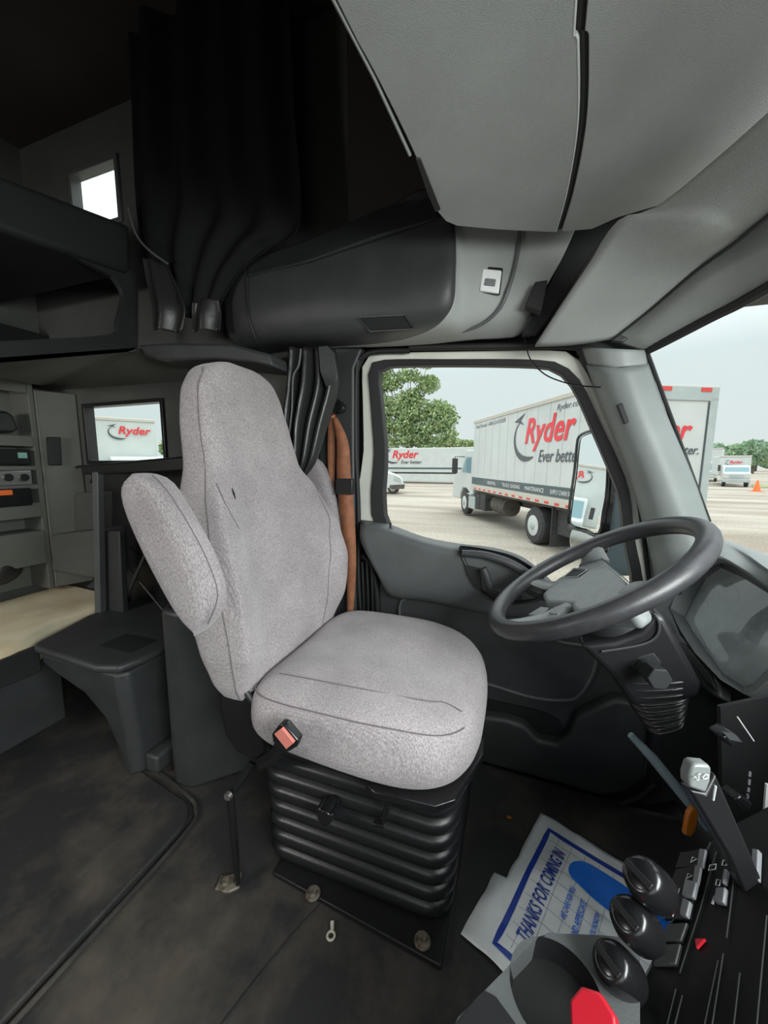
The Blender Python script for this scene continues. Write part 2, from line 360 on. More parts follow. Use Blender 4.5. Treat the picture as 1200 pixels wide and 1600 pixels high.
# raised sleeper mat with a rounded corner
cr_ = [(-.95-.10+.10*math.cos(a), .76+.10*math.sin(a)) for a in frange(0, pi/2, 8)]
sm = [(-2.6, -1.0, 0.002), (-.95, -1.0, 0.002)] + [(x, y, 0.002) for x, y in cr_] + [(-1.30, .90, .002), (-1.30, 1.3, .002), (-2.6, 1.3, .002)]
mk('trim_1', prism(sm, (0, 0, .018)), 'floor_rubber', kind='structure', bevel=.006)
mk('trim_2', tube(smoothpath([(-.935, -.9, .006), (-.935, .3, .006), (-.935, .76, .006), (-.97, .85, .006), (-1.05, .885, .006), (-1.25, .93, .006)], 5), .007, 8), 'floor_rubber', kind='structure')
mk('trim_3', tube(smoothpath([(-.60, .22, .001), (-.50, .60, .001), (-.43, .78, .001)], 5), .0035, 6), 'floor_rubber', kind='structure')
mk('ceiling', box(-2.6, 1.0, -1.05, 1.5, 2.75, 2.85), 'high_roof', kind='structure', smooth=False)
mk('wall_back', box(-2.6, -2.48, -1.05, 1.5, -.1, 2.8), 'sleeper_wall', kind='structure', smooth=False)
def wall_holes(y0, y1, xr, zr, holes):
    xs = sorted({xr[0], xr[1]} | {h[i] for h in holes for i in (0, 1)}); zs = sorted({zr[0], zr[1]} | {h[i] for h in holes for i in (2, 3)})
    g = []
    for i in range(len(xs)-1):
        for k in range(len(zs)-1):
            cx = (xs[i]+xs[i+1])/2; cz = (zs[k]+zs[k+1])/2
            if any(h[0] < cx < h[1] and h[2] < cz < h[3] for h in holes): continue
            g.append(box(xs[i], xs[i+1], y0, y1, zs[k], zs[k+1]))
    return join(*g)
mk('wall_right', join(wall_holes(-1.05, -1.0, (-2.6, -.62), (-.3, 2.8), [(-2.25, -1.6, 1.15, 1.5)]), wall_holes(-1.05, -1.0, (-.62, 1.1), (-.3, 2.8), [(-.40, .75, .80, 1.64)])), 'sleeper_wall', kind='structure', smooth=False)  # unseen wall; rear opening added to let light onto the bunk
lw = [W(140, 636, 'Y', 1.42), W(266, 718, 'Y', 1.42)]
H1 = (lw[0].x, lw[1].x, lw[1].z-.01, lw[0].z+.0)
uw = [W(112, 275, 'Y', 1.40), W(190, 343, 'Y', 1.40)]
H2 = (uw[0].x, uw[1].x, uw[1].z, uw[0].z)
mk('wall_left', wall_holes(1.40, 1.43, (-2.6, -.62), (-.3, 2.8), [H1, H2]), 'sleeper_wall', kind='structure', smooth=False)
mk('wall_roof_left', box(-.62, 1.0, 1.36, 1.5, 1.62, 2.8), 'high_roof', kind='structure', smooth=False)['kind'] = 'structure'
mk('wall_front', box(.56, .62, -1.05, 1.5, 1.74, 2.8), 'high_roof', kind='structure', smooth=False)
mk('wall_firewall', box(.93, 1.0, -1.05, 1.5, -.3, .90), 'black_plastic', kind='structure', smooth=False)
mk('wall_sill', box(-.62, .95, 1.36, 1.44, -.45, -.02), 'black_plastic', kind='structure', smooth=False)

def window(idx, hole, y0, y1, fw=.022, mt='black_plastic'):
    e_ = thing('window_%d' % idx, None, None, ((hole[0]+hole[1])/2, y0, hole[2]), kind='structure')
    x0, x1, z0, z1 = hole
    o_ = [(x0-fw, y0, z0-fw), (x1+fw, y0, z0-fw), (x1+fw, y0, z1+fw), (x0-fw, y0, z1+fw)]
    i_ = [(x0+.006, y0, z0+.006), (x1-.006, y0, z0+.006), (x1-.006, y0, z1-.006), (x0+.006, y0, z1-.006)]
    mk('window_frame', ring_prism(o_, i_, (0, y1-y0, 0)), mt, e_, bevel=.004)
    mk('glass_pane', box(x0, x1, y1-.02, y1-.016, z0, z1), 'window_glass', e_, smooth=False)
    return e_
w2 = window(2, H1, 1.385, 1.44, .012)
w3 = window(3, H2, 1.385, 1.44, .016, 'mid_plastic')
# lighter bunk window surround and its shade
c0, c1, c2, c3 = [W(x, y, 'Y', 1.378) for x, y in ((100, 285), (192, 262), (197, 350), (118, 345))]
# ---- sleeper furniture
mk('bunk_rail', prism([W(-60, 250, 'X', -1.5), W(205, 352, 'X', -1.5), W(205, 428, 'X', -1.5), W(-60, 338, 'X', -1.5)], (-.95, 0, 0)), 'charcoal_plastic', bevel=.02)
tag(bpy.data.objects['bunk_rail'], 'dark upper bunk platform across the sleeper, below the small bright window', 'bunk')
cb = thing('overhead_cabinet', 'dark sleeper cabinet below the upper bunk with a rounded black opening', 'cabinet', (-1.9, 1.1, 1.54))
fo = ppoly([(-90, 320), (216, 424), (216, 549), (-90, 575)], 'X', -1.52)
fi = ppoly([(-88, 345), (178, 433), (182, 505), (170, 523), (0, 533), (-88, 540)], 'X', -1.52)
fo = resample(fo, 40); 
def ringmatch(o_, i_):
    c_ = sum(i_, V())/len(i_); out = []
    for p in i_:
        best = None
        for k in range(len(o_)):
            a = o_[k]-c_; b_ = o_[(k+1) % len(o_)]-c_; dy, dz = p.y-c_.y, p.z-c_.z; e_ = b_-a; den = dy*e_.z-dz*e_.y
            if abs(den) < 1e-12: continue
            t = (a.y*e_.z-a.z*e_.y)/den; q = (a.y*dz-a.z*dy)/den
            if t > 0 and -1e-6 <= q <= 1+1e-6 and (best is None or t > best): best = t
        out.append(V((p.x, c_.y+(p.y-c_.y)*best, c_.z+(p.z-c_.z)*best)))
    return out
fi = resample(smoothpath(fi, 3, True), 64)
mk('cabinet_face', ring_prism(ringmatch(fo, fi), fi, (-.02, 0, 0)), 'charcoal_plastic', cb, bevel=.004)
mk('cabinet_back', box(-2.45, -2.40, .25, 1.398, 1.62, 1.83), 'black_plastic', cb, smooth=False)
pa, pb = W(-90, 574, 'X', -1.52), W(216, 549, 'X', -1.52)
mk('cabinet_underside', prism([pa, pb, V((-1.30, 1.398, 1.53)), V((-2.44, 1.398, 1.55)), V((-2.44, .3, 1.57))], (0, 0, .015)), 'sleeper_wall', cb)
# shelf ledge beneath the gathered curtain
lg = [(213, 538), (260, 535), (360, 536), (420, 552), (425, 572), (395, 566), (340, 560), (250, 563), (225, 555)]
tag(mk('corner_shelf', prism(ppoly(lg, 'Y', 1.16), (0, .235, 0)), 'dark_plastic', bevel=.012), 'small dark moulded shelf under the gathered roof curtain, above the seat headrest', 'shelf')
# radio cabinet at the back corner
rc = thing('radio_cabinet', 'grey corner cabinet with shelves of radio gear, beyond the bunk mattress', 'cabinet', (-2.36, 1.0, .5))
XR = -2.3
def rbox(x0, y0, x1, y1, d0, d1):  # pixel rectangle on plane X
    a = W(x0, y0, 'X', XR); b_ = W(x1, y1, 'X', XR); return box(XR-d1, XR-d0, min(a.y, b_.y), max(a.y, b_.y), min(a.z, b_.z), max(a.z, b_.z))
y_l = .2; y_r = W(55, 680, 'X', XR).y
zz = [W(20, y, 'X', XR).z for y in (560, 612, 680, 697, 728, 735, 758, 766, 788, 800, 812, 835, 890)]
mk('cabinet_body', join(box(XR-.17, XR-.15, y_l, y_r, .5, 1.55), box(XR-.15, XR, y_r-.012, y_r+.012, .5, 1.55), box(XR-.02, XR, y_l, y_r-.012, zz[1], 1.55)), 'cabinet_grey', rc, bevel=.004)
for za, zb in ((zz[3], zz[2]), (zz[5], zz[4]), (zz[7], zz[6]), (zz[10], zz[8]), (zz[12], zz[11])):
    mk('shelf', box(XR-.15, XR+.004, y_l, y_r-.012, za, zb), 'cabinet_grey', rc, bevel=.003)
def gear(px, dep=.12, fr=-.012): return rbox(*px, fr, dep)
g1 = mk('two_way_radio', gear((-20, 701, 47, 726)), 'deep_black', bevel=.004); tag(g1, 'black radio unit on the upper shelf of the corner cabinet', 'radio')
mk('display', gear((25, 707, 40, 716), .01, -.015), 'lcd_text', g1, smooth=False)
g1 = mk('control_panel', gear((-20, 736, 49, 757)), 'steel', bevel=.003); tag(g1, 'silver control panel with two round dials on the middle shelf of the corner cabinet', 'control panel')
for q in (12, 37): 
    p = W(q, 746, 'X', XR+.012); mk('dial', cyl(p, p+V((.012, 0, 0)), .018), 'black_plastic', g1)
g1 = mk('radio_receiver', gear((-20, 765, 49, 789)), 'deep_black', bevel=.003); tag(g1, 'black receiver with an orange lit strip on the lowest shelf of the corner cabinet', 'radio')
mk('orange_strip', gear((-20, 767, 17, 773), .01, -.015), 'orange', g1, smooth=False)
g1 = mk('dark_bag', prism([W(*p, 'X', XR+.01) for p in ((-20, 642), (12, 642), (22, 650), (30, 672), (20, 676), (-20, 674))], (-.1, 0, 0)), 'vinyl', bevel=.012); tag(g1, 'small dark pouch on top of the radio shelves', 'pouch')
# sleeper side wall panel between cabinet and window + speaker
mk('wall_corner', prism([(XR+.005, y_r+.014, .5), (XR+.005, y_r+.03, .5), (XR+.07, 1.396, .5), (XR-.15, 1.396, .5), (XR-.15, y_r+.014, .5)], (0, 0, 1.02)), 'cabinet_grey', kind='structure', bevel=.006)
a = V((XR+.03, y_r+.08, 1.0)); 
pp = [PL(x, y, (XR+.045, 1.30, 1.2), (1, -.33, 0)) for x, y in ((72, 683), (94, 683), (96, 727), (75, 727))]
tag(mk('wall_speaker', prism(pp, (.012, -.004, 0)), 'deep_black', bevel=.004), 'narrow upright black speaker on the grey sleeper corner, right of the radio shelves', 'speaker')
sb = thing('side_ledge', 'grey stepped ledge between the bunk mattress and the sleeper window', 'ledge', (-1.95, 1.3, .6))
mk('ledge_box', prism(ppoly([(80, 835), (150, 828), (155, 905), (80, 892)], 'Y', 1.22), (0, .175, 0)), 'sleeper_wall', sb, bevel=.01)
mk('wall_box', prism(ppoly([(118, 770), (160, 768), (160, 830), (118, 836)], 'Y', 1.31), (0, .085, 0)), 'sleeper_wall', sb, bevel=.008)
tag(mk('latch_hook', tube(smoothpath(ppoly([(119, 730), (135, 729), (143, 745), (142, 754)], 'Y', 1.30), 4), .006, 8), 'black_plastic'), 'small black latch hook on the sleeper wall left of the window', 'hook')
# lower bunk
mt_ = thing('bunk_mattress', 'yellowed bare mattress lying on the lower sleeper bunk', 'mattress', (-2.0, .5, .36))
xs = frange(-2.44, -1.78, 9); ys = frange(-.6, 1.34, 17)
rows = [[V((x - (.13 if y > .86 and x > -2.0 else 0)*(x+2.0)/.22, y, .470+.010*noise.noise(V((x*4, y*4, 0))))) for y in ys] for x in xs]
rows = [[V((-2.44, y, .35)) for y in ys], [V((-2.445, y, .44)) for y in ys]]+rows+[[V((-1.765-(.13 if y > .86 else 0), y, .44)) for y in ys], [V((-1.77-(.13 if y > .86 else 0), y, .35)) for y in ys]]
mk('mattress_body', gridm(rows), 'mattress', mt_, sub=1)
tag(mk('bunk_platform', prism([(-2.47, -1.0, 0.02), (-1.82, -1.0, 0.02), (-1.87, 1.0, 0.02), (-2.47, 1.0, 0.02)], (0, 0, .33)), 'dark_plastic', bevel=.008), 'dark box platform under the bunk mattress, left of the moulded storage box', 'bunk base')
bp_ = ell(tuple(W(-2, 893, 'X', -2.36)), (.07, .09, .06)); tag(mk('dark_clothing', ([v+V((0, 0, .02*noise.noise(v*9))) for v in bp_[0]], bp_[1]), 'vinyl'), 'black bundle of cloth lying on the far end of the mattress', 'clothing')
# moulded storage box beside the bunk
sx = thing('storage_box', 'dark grey moulded storage box with lid between the bunk and the driver seat', 'storage box', (-1.45, 1.05, .0))
lid = [(-1.76, .865), (-1.735, .845), (-1.36, .825), (-1.28, .85), (-1.255, .93), (-1.255, 1.39), (-1.86, 1.39), (-1.86, 1.12)]
mk('lid', prism([(x, y, .425) for x, y in lid], (0, 0, .03)), 'dark_plastic', sx, bevel=.012)
mk('lid_recess', prism([(-1.50, .93, .4555), (-1.33, .93, .4555), (-1.33, 1.04, .4555), (-1.50, 1.04, .4555)], (0, 0, .002)), 'charcoal_plastic', sx, smooth=False)
rings = []
for z, x0, y0 in ((0.02, -1.36, .875), (.10, -1.37, .872), (.22, -1.42, .865), (.31, -1.52, .858), (.36, -1.66, .853), (.385, -1.72, .852), (.425, -1.735, .852)):
    rings.append([V((x0, y0+.02, z)), V((x0+.03, y0, z)), V((-1.29, y0-.008, z)), V((-1.262, y0+.02, z)), V((-1.262, 1.39, z)), V((x0, 1.39, z))])
mk('box_body', loft(rings), 'dark_plastic', sx, bevel=.01)
mk('foot_flange', prism([(-1.262, .90, .02), (-1.20, .90, .02), (-1.20, 1.30, .02), (-1.262, 1.30, .02)], (0, 0, .07)), 'dark_plastic', sx, bevel=.012)
mk('bunk_rail_trim', box(-1.785, -1.752, -.6, .872, .335, .437), 'charcoal_plastic', bevel=.005); tag(bpy.data.objects['bunk_rail_trim'], 'dark rail along the front edge of the mattress', 'rail')
# bulkhead panel behind driver seat
bk = thing('bulkhead_panel', 'tall dark bulkhead panel standing on the floor behind the driver seat', 'panel', (-1.0, 1.1, 0))
mk('panel_lower', prism([(-1.14, .92, .0), (-1.13, .908, .0), (-1.06, .905, .0), (-1.045, .912, .0), (-.86, 1.10, .0), (-.80, 1.385, .0), (-1.16, 1.385, .0), (-1.16, .95, .0)], (0, 0, .66)), 'dark_plastic', bk, bevel=.02)
# cubby posts and cross straps in front of sleeper wall
cu = thing('sleeper_cubby', 'dark open cubby frame between the storage box lid and the sleeper window', 'cubby', (-1.6, 1.2, .46))
mk('post', prism(ppoly([(143, 738), (152, 736), (157, 965), (148, 968)], 'Y', 1.16), (0, .03, 0)), 'mid_plastic', cu, bevel=.004)
mk('side_panel', prism(ppoly([(158, 830), (186, 830), (192, 960), (160, 962)], 'Y', 1.20), (0, .03, 0)), 'dark_plastic', cu, bevel=.006)
mk('top_rail', prism(ppoly([(125, 727), (290, 712), (290, 735), (125, 742)], 'Y', 1.16), (0, .22, 0)), 'black_plastic', cu, bevel=.012)
mk('back_sheet', prism(ppoly([(150, 735), (320, 730), (320, 980), (155, 970)], 'Y', 1.36), (0, .03, 0)), 'black_plastic', cu)
mk('brace', join(tube(ppoly([(190, 950), (228, 865)], 'Y', 1.24), .008), tube(ppoly([(170, 850), (262, 962)], 'Y', 1.26), .005)), 'dark_plastic', cu)

# ---- roof curtain (gathered)
def pleat(name, rows, m, parent=None, folds=9, amp=.03, n=90):
    # rows: (left pt, right pt, amp)
    out = []
    for i, (a, b_, am, ph) in enumerate(rows):
        a = V(a); b_ = V(b_); r_ = []
        for j in range(n+1):
            t = j/n; p = a.lerp(b_, t)
            q = math.sin(t*folds*2*pi+ph)+.35*math.sin(t*folds*4.7+ph*2+1)
            r_.append(p+V((0, am*q, 0)))
        out.append(r_)
    cols = [smoothpath([r[j] for r in out], 6) for j in range(n+1)]
    return mk(name, gridm([[c[i] for c in cols] for i in range(len(cols[0]))]), m, parent, solid=.004)
ct = thing('roof_curtain', 'black gathered curtain hanging from the high roof beside the upper bunk', 'curtain', (-1.1, 1.2, 1.6))
pleat('curtain_cloth', [(W(195, -20, 'Y', 1.2), W(445, -20, 'Y', 1.2), .022, 0), (W(200, 150, 'Y', 1.2), W(455, 150, 'Y', 1.2), .022, .3), (W(205, 290, 'Y', 1.2), W(468, 345, 'Y', 1.2), .02, .7), (W(215, 370, 'Y', 1.2), W(420, 390, 'Y', 1.2), .018, 1.0), (W(235, 430, 'Y', 1.2), W(375, 430, 'Y', 1.2), .016, 1.2), (W(258, 500, 'Y', 1.2), W(340, 490, 'Y', 1.2), .014, 1.4)], 'dark_curtain', ct, folds=4.3)
pleat('curtain_hem', [(W(222, 402, 'Y', 1.15), W(262, 412, 'Y', 1.17), .006, 0), (W(226, 440, 'Y', 1.15), W(285, 455, 'Y', 1.17), .012, .4), (W(234, 480, 'Y', 1.15), W(296, 485, 'Y', 1.17), .014, .6), (W(236, 515, 'Y', 1.15), W(290, 520, 'Y', 1.17), .012, 1.0)], 'vinyl', ct, folds=1.7)
pleat('curtain_hem', [(W(300, 472, 'Y', 1.16), W(340, 466, 'Y', 1.17), .006, 0), (W(297, 490, 'Y', 1.16), W(342, 490, 'Y', 1.17), .012, .4), (W(298, 518, 'Y', 1.16), W(342, 515, 'Y', 1.17), .010, .9)], 'vinyl', ct, folds=1.3)
mk('tie_strap', tube(smoothpath(ppoly([(200, 325), (212, 365), (232, 390), (262, 412)], 'Y', 1.13), 5), .004, 6), 'mid_plastic', ct)

# =================================================================== B pillar + driver door
mk('trim_4', prism(ppoly([(498, 540), (566, 543), (553, 575), (553, 700), (556, 960), (556, 1100), (498, 1100)], 'Y', 1.385), (0, .06, 0)), 'dark_plastic', kind='structure', bevel=.01)
mk('trim_5', tube(smoothpath(ppoly([(640, 548), (590, 549), (566, 558), (557, 580), (556, 700), (560, 800), (560, 900), (566, 980)], 'Y', 1.40), 6), .010, 10), 'seal_rubber', kind='structure')
mk('trim_6', tube(smoothpath(ppoly([(566, 868), (580, 885), (588, 920), (590, 960), (590, 1010)], 'Y', 1.42), 6), .014, 10), 'seal_rubber', kind='structure')
for i_, q in enumerate((566, 573, 580)):
    mk('trim_%d' % (7+i_), tube(smoothpath(ppoly([(q, 878), (q+2, 930), (q+3, 990)], 'Y', 1.39), 4), .005, 8), 'vinyl', kind='structure')

dr = thing('door_1', None, None, (0, 1.42, 0), kind='structure')
NY = 1.43
o_px = [(572, 842), (568, 700), (566, 610), (565, 580), (570, 562), (590, 552), (700, 549), (860, 547), (898, 556), (920, 588), (950, 655), (978, 720), (995, 765), (1008, 830), (1016, 960), (800, 930)]
i_px = [(597, 838), (586, 700), (579, 610), (577, 590), (580, 573), (598, 563), (700, 562), (838, 563), (882, 573), (910, 602), (938, 662), (966, 722), (982, 768), (989, 830), (990, 955), (800, 925)]
N_ = 64
outer = resample(smoothpath(ppoly(o_px, 'Y', NY), 4, True), N_)
inner = resample(smoothpath(ppoly(i_px, 'Y', NY), 4, True), N_)
# match starts
def align(a, b_):
    k = min(range(len(b_)), key=lambda i: (b_[i]-a[0]).length); return b_[k:]+b_[:k]
inner = align(outer, inner)
mk('window_frame', ring_prism(outer, inner, (0, .05, 0)), 'door_cream', dr, bevel=.006)
g_px = [(616, 838), (603, 700), (594, 610), (591, 590), (594, 579), (606, 573), (700, 571), (835, 573), (872, 582), (896, 608), (922, 665), (950, 730), (967, 775), (974, 830), (975, 955), (800, 912)]
gi = align(inner, resample(smoothpath(ppoly(g_px, 'Y', NY), 4, True), N_))
in2 = [p.copy() for p in inner]
mk('window_seal', ring_prism([p+V((0, -.012, 0)) for p in in2], [p+V((0, -.004, 0)) for p in gi], (0, .04, 0)), 'seal_rubber', dr, bevel=.003)
n_ = len(gi); cc = sum(gi, V())/n_
mk('glass_pane', ([p+V((0, .02, 0)) for p in gi], [tuple(range(n_))]), 'window_glass', dr, smooth=False)
# cab body around the door opening
bd = ppoly([(520, 430), (940, 430), (985, 500), (1012, 560), (1090, 800), (1125, 900), (1125, 1330), (520, 1330)], 'Y', 1.475)
def cast_xz(poly, c_, P):
    dx, dz = P.x-c_.x, P.z-c_.z; best = None
    for i in range(len(poly)):
        a = poly[i]-c_; e_ = poly[(i+1) % len(poly)]-poly[i]; den = dx*e_.z-dz*e_.x
        if abs(den) < 1e-12: continue
        t = (a.x*e_.z-a.z*e_.x)/den; q = (a.x*dz-a.z*dx)/den
        if t > 0 and -1e-6 <= q <= 1+1e-6 and (best is None or t > best): best = t
    return V((c_.x+dx*best, 1.475, c_.z+dz*best))
mid_r = [(a+b_)/2 for a, b_ in zip(outer, inner)]; cm_ = sum(mid_r, V())/len(mid_r); cm_.y = 1.475
inn_r = [V((p.x, 1.475, p.z)) for p in mid_r]
mk('wall_cab_side', ring_prism([cast_xz(bd, cm_, p) for p in inn_r], inn_r, (0, .02, 0)), 'seal_rubber', kind='structure', smooth=False)
# trim panel
mk('door_skin', prism(ppoly([(592, 905), (700, 915), (830, 930), (1000, 960), (1075, 1020), (1075, 1250), (1010, 1262), (880, 1240), (740, 1190), (590, 1130)], 'Y', 1.41), (0, .055, 0)), 'dark_plastic', dr, bevel=.012)
up_px = [(563, 812), (605, 816), (660, 836), (715, 848), (770, 853), (820, 868), (838, 884), (870, 915), (900, 960), (770, 962), (700, 945), (596, 925), (592, 905), (580, 880), (564, 868)]
rows = []
top = smoothpath(ppoly([(563, 812), (605, 818), (660, 838), (715, 849), (770, 855), (812, 868), (838, 886), (870, 915), (905, 950)], 'Y', 1.42), 3)
mid = smoothpath(ppoly([(563, 822), (605, 828), (660, 846), (715, 858), (770, 866), (812, 880), (836, 898), (868, 925), (905, 955)], 'Y', 1.35), 3)
mi2 = smoothpath(ppoly([(565, 850), (605, 850), (660, 868), (715, 880), (770, 892), (812, 905), (836, 918), (868, 937), (905, 962)], 'Y', 1.335), 3)
bot = smoothpath(ppoly([(594, 906), (610, 925), (660, 932), (715, 944), (770, 955), (812, 960), (836, 964), (868, 967), (905, 970)], 'Y', 1.355), 3)
bo2 = smoothpath(ppoly([(594, 910), (612, 931), (660, 938), (715, 950), (770, 961), (812, 966), (836, 970), (868, 972), (905, 974)], 'Y', 1.41), 3)
cols = [smoothpath([a, b1, c_, d_, e_], 4) for a, b1, c_, d_, e_ in zip(top, mid, mi2, bot, bo2)]
mk('bolster', gridm([[c_[i] for c_ in cols] for i in range(len(cols[0]))]), 'mid_plastic', dr, solid=.01)
p = W(610, 826, 'Y', 1.375); mk('lock_pin', join(cyl(p, p+V((0, 0, .024)), .004), cyl(p-V((0, 0, .002)), p+V((0, 0, .003)), .010)), 'black_plastic', dr)
# handle pod
pod = [(716, 857), (724, 853), (760, 858), (800, 868), (830, 885), (850, 902), (850, 935), (800, 945), (765, 938), (748, 922), (732, 895)]
ph_ = resample(smoothpath(ppoly(pod, 'Y', 1.325), 5, True), 48)
cen = sum(ph_, V())/48
ph_i = [cen.lerp(p, .93)+V((0, .004, 0)) for p in ph_]
mk('handle_bezel', ring_prism([p for p in ph_], ph_i, (0, .03, 0)), 'black_plastic', dr, bevel=.003)
mk('handle_recess', ([p+V((0, .012, 0)) for p in ph_i], [tuple(range(48))]), 'black_plastic', dr, smooth=False)
tp_ = smoothpath(ppoly([(722, 864), (760, 868), (800, 882), (835, 905), (850, 915)], 'Y', 1.315), 5)
mk('armrest_lip', tube(tp_, [.012+.008*i/len(tp_) for i in range(len(tp_))], 10), 'dark_plastic', dr)
hn = smoothpath(ppoly([(755, 888), (760, 900), (764, 912), (768, 920)], 'Y', 1.30), 4)
mk('door_handle', tube(hn, .013, 10), 'dark_plastic', dr)
mk('handle_recess_plate', prism(ppoly([(726, 883), (750, 889), (752, 925), (742, 918), (730, 898)], 'Y', 1.325), (0, .01, 0)), 'charcoal_plastic', dr, bevel=.002)
mk('window_crank', join(tube(smoothpath(ppoly([(762, 922), (785, 930), (815, 935)], 'Y', 1.305), 4), .006, 8)), 'black_plastic', dr)
# inset panel & moulding rings
ins = smoothpath(ppoly([(628, 938), (700, 942), (800, 965), (870, 1000), (925, 1012), (928, 1045), (905, 1085), (880, 1093), (830, 1088), (770, 1070), (700, 1050), (640, 1010)], 'Y', 1.40), 5, True)
mk('inset_panel', prism([p+V((0, -.004, 0)) for p in ins], (0, .02, 0)), 'dark_plastic', dr, bevel=.004)
mk('moulding', tube([p+V((0,-.004,0)) for p in ins], .006, 8, True), 'mid_plastic', dr)
# lower pocket
pk = ppoly([(600, 1070), (755, 1120), (790, 1124), (820, 1135), (842, 1158), (870, 1163), (890, 1148), (900, 1120), (960, 1092), (1010, 1100), (1016, 1180), (1008, 1222), (980, 1240), (940, 1246), (870, 1225), (760, 1195), (600, 1150)], 'Y', 1.36)
mk('map_pocket', prism(pk, (0, .055, 0)), 'dark_plastic', dr, bevel=.016, seg=4)
pv = smoothpath(ppoly([(600, 1050), (758, 1092), (830, 1108), (868, 1122), (880, 1140), (876, 1158), (855, 1168), (820, 1158), (755, 1128), (600, 1090)], 'Y', 1.403), 4, True)
mk('pocket_dark', prism(pv, (0, .01, 0)), 'seal_rubber', dr)  # black sheet standing for the dark inside the pocket
mk('sill_moulding', tube(smoothpath(ppoly([(740, 1192), (860, 1228), (940, 1252), (990, 1248), (1020, 1225)], 'Y', 1.37), 5), .012, 8), 'black_plastic', dr)
tag(mk('paper_slip', prism(ppoly([(752, 1117), (808, 1129), (807, 1136), (752, 1124)], 'Y', 1.385), (0, .003, 0)), 'cream_box', smooth=False), 'pale paper slip poking out of the door map pocket', 'paper')
# exterior grey door edge behind A pillar
# ---- side curtain by the B pillar
sc = thing('side_curtain', 'black vinyl pleated curtain tied at the pillar beside the headrest', 'curtain', (-.75, 1.3, 1.16))
pleat('curtain_cloth', [(W(447, 545, 'Y', 1.28), W(522, 545, 'Y', 1.30), .022, 0), (W(445, 600, 'Y', 1.28), W(526, 600, 'Y', 1.30), .025, .5), (W(440, 660, 'Y', 1.26), W(508, 665, 'Y', 1.28), .02, .8), (W(445, 720, 'Y', 1.26), W(492, 720, 'Y', 1.26), .014, 1.2), (W(450, 742, 'Y', 1.26), W(478, 742, 'Y', 1.26), .01, 1.5)], 'vinyl', sc, folds=4)
mk('curtain_flap', prism(ppoly([(497, 541), (512, 540), (522, 552), (527, 590), (524, 598), (509, 604), (500, 580)], 'Y', 1.265), (0, .006, 0)), 'dark_plastic', sc, bevel=.002)
mk('curtain_edge', tube(smoothpath(ppoly([(470, 545), (467, 570), (458, 590), (456, 640), (450, 690)], 'Y', 1.25), 5), .004, 6), 'mid_plastic', sc)

# ---- seat belt
sbelt = thing('seat_belt', 'brown seat belt hanging from a black guide on the pillar behind the driver seat', 'seat belt', (-.65, 1.35, .5))
def ribbon(pxs, Y, wpx):
    L = []; R = []
    for (x, y), wd, yy in zip(pxs, wpx, Y): L.append(W(x-wd/2, y, 'Y', yy)); R.append(W(x+wd/2, y, 'Y', yy+.012))
    L = smoothpath(L, 6); R = smoothpath(R, 6); return gridm([L, R])
mk('webbing', ribbon([(524, 652), (535, 690), (537, 740), (541, 790), (546, 850), (549, 900), (547, 965)], [1.335]*7, [6, 18, 22, 23, 20, 14, 9]), 'belt_web', sbelt, solid=.003)
mk('webbing', ribbon([(519, 648), (518, 690), (518, 740), (519, 790)], [1.355]*4, [10, 12, 10, 4]), 'belt_web', sbelt, solid=.003)
p = W(520, 637, 'Y', 1.34)
mk('guide_bracket', prism(ppoly([(509, 622), (520, 618), (533, 628), (538, 637), (533, 645), (522, 643), (512, 650), (508, 640)], 'Y', 1.335), (0, .03, 0)), 'gloss_black', sbelt, bevel=.006)
p = W(515.5, 625, 'Y', 1.33); mk('bolt', cyl(p, p+V((0, -.008, 0)), .0085, .006), 'steel', sbelt)
mk('belt_keeper', prism(ppoly([(524, 748), (550, 748), (550, 773), (524, 772)], 'Y', 1.318), (0, .03, 0)), 'black_plastic', sbelt, bevel=.003)

# =================================================================== A pillar, windshield, header
NP = 1.33
pl_rows = []
for (L, M_, R_) in [((908, 543), (960, 545), (1008, 547)), ((918, 570), (965, 575), (1010, 570)), ((945, 640), (985, 640), (1035, 640)), ((985, 740), (1025, 740), (1078, 742)), ((1008, 820), (1055, 820), (1104, 815)), ((1022, 880), (1075, 880), (1130, 880)), ((1035, 960), (1090, 960), (1150, 960))]:
    a = W(*L, 'Y', 1.385); c_ = W(*M_, 'Y', 1.30); d_ = W(*R_, 'Y', 1.345)
    a1 = W((L[0]+M_[0])/2-2, (L[1]+M_[1])/2, 'Y', 1.325); c1_ = W((R_[0]+M_[0])/2, (R_[1]+M_[1])/2, 'Y', 1.30)
    pl_rows.append([W(*L, 'Y', 1.42)+V((0, 0, 0)), a, a1, c_, c1_, d_, W(R_[0], R_[1], 'Y', 1.42)])
mk('trim_10', gridm(interp_rows(pl_rows[1:], 3, 4)), 'pillar_plastic', kind='structure', solid=.004)
mk('trim_16', prism(ppoly([(885, 505), (1000, 488), (1013, 548), (905, 550)], 'Y', 1.392), (0, .05, 0)), 'charcoal_plastic', kind='structure')
mk('trim_11', gridm(interp_rows(pl_rows[:2], 3, 4)), 'grey_plastic', kind='structure', solid=.004)
mk('trim_12', tube(smoothpath([p_[3]+(V((0, -.002, 0))) for p_ in [pl_rows[1]]]+[pl_rows[1][4]+V((0, -.001, 0)), pl_rows[1][5]], 4), .0016, 6), 'seal_rubber', kind='structure')
mk('trim_13', tube(smoothpath(ppoly([(640, 543), (800, 541), (890, 541), (910, 552), (930, 595), (958, 655), (985, 712), (1003, 760), (1018, 830), (1030, 890), (1042, 960)], 'Y', 1.395), 5), .011, 10), 'seal_rubber', kind='structure')
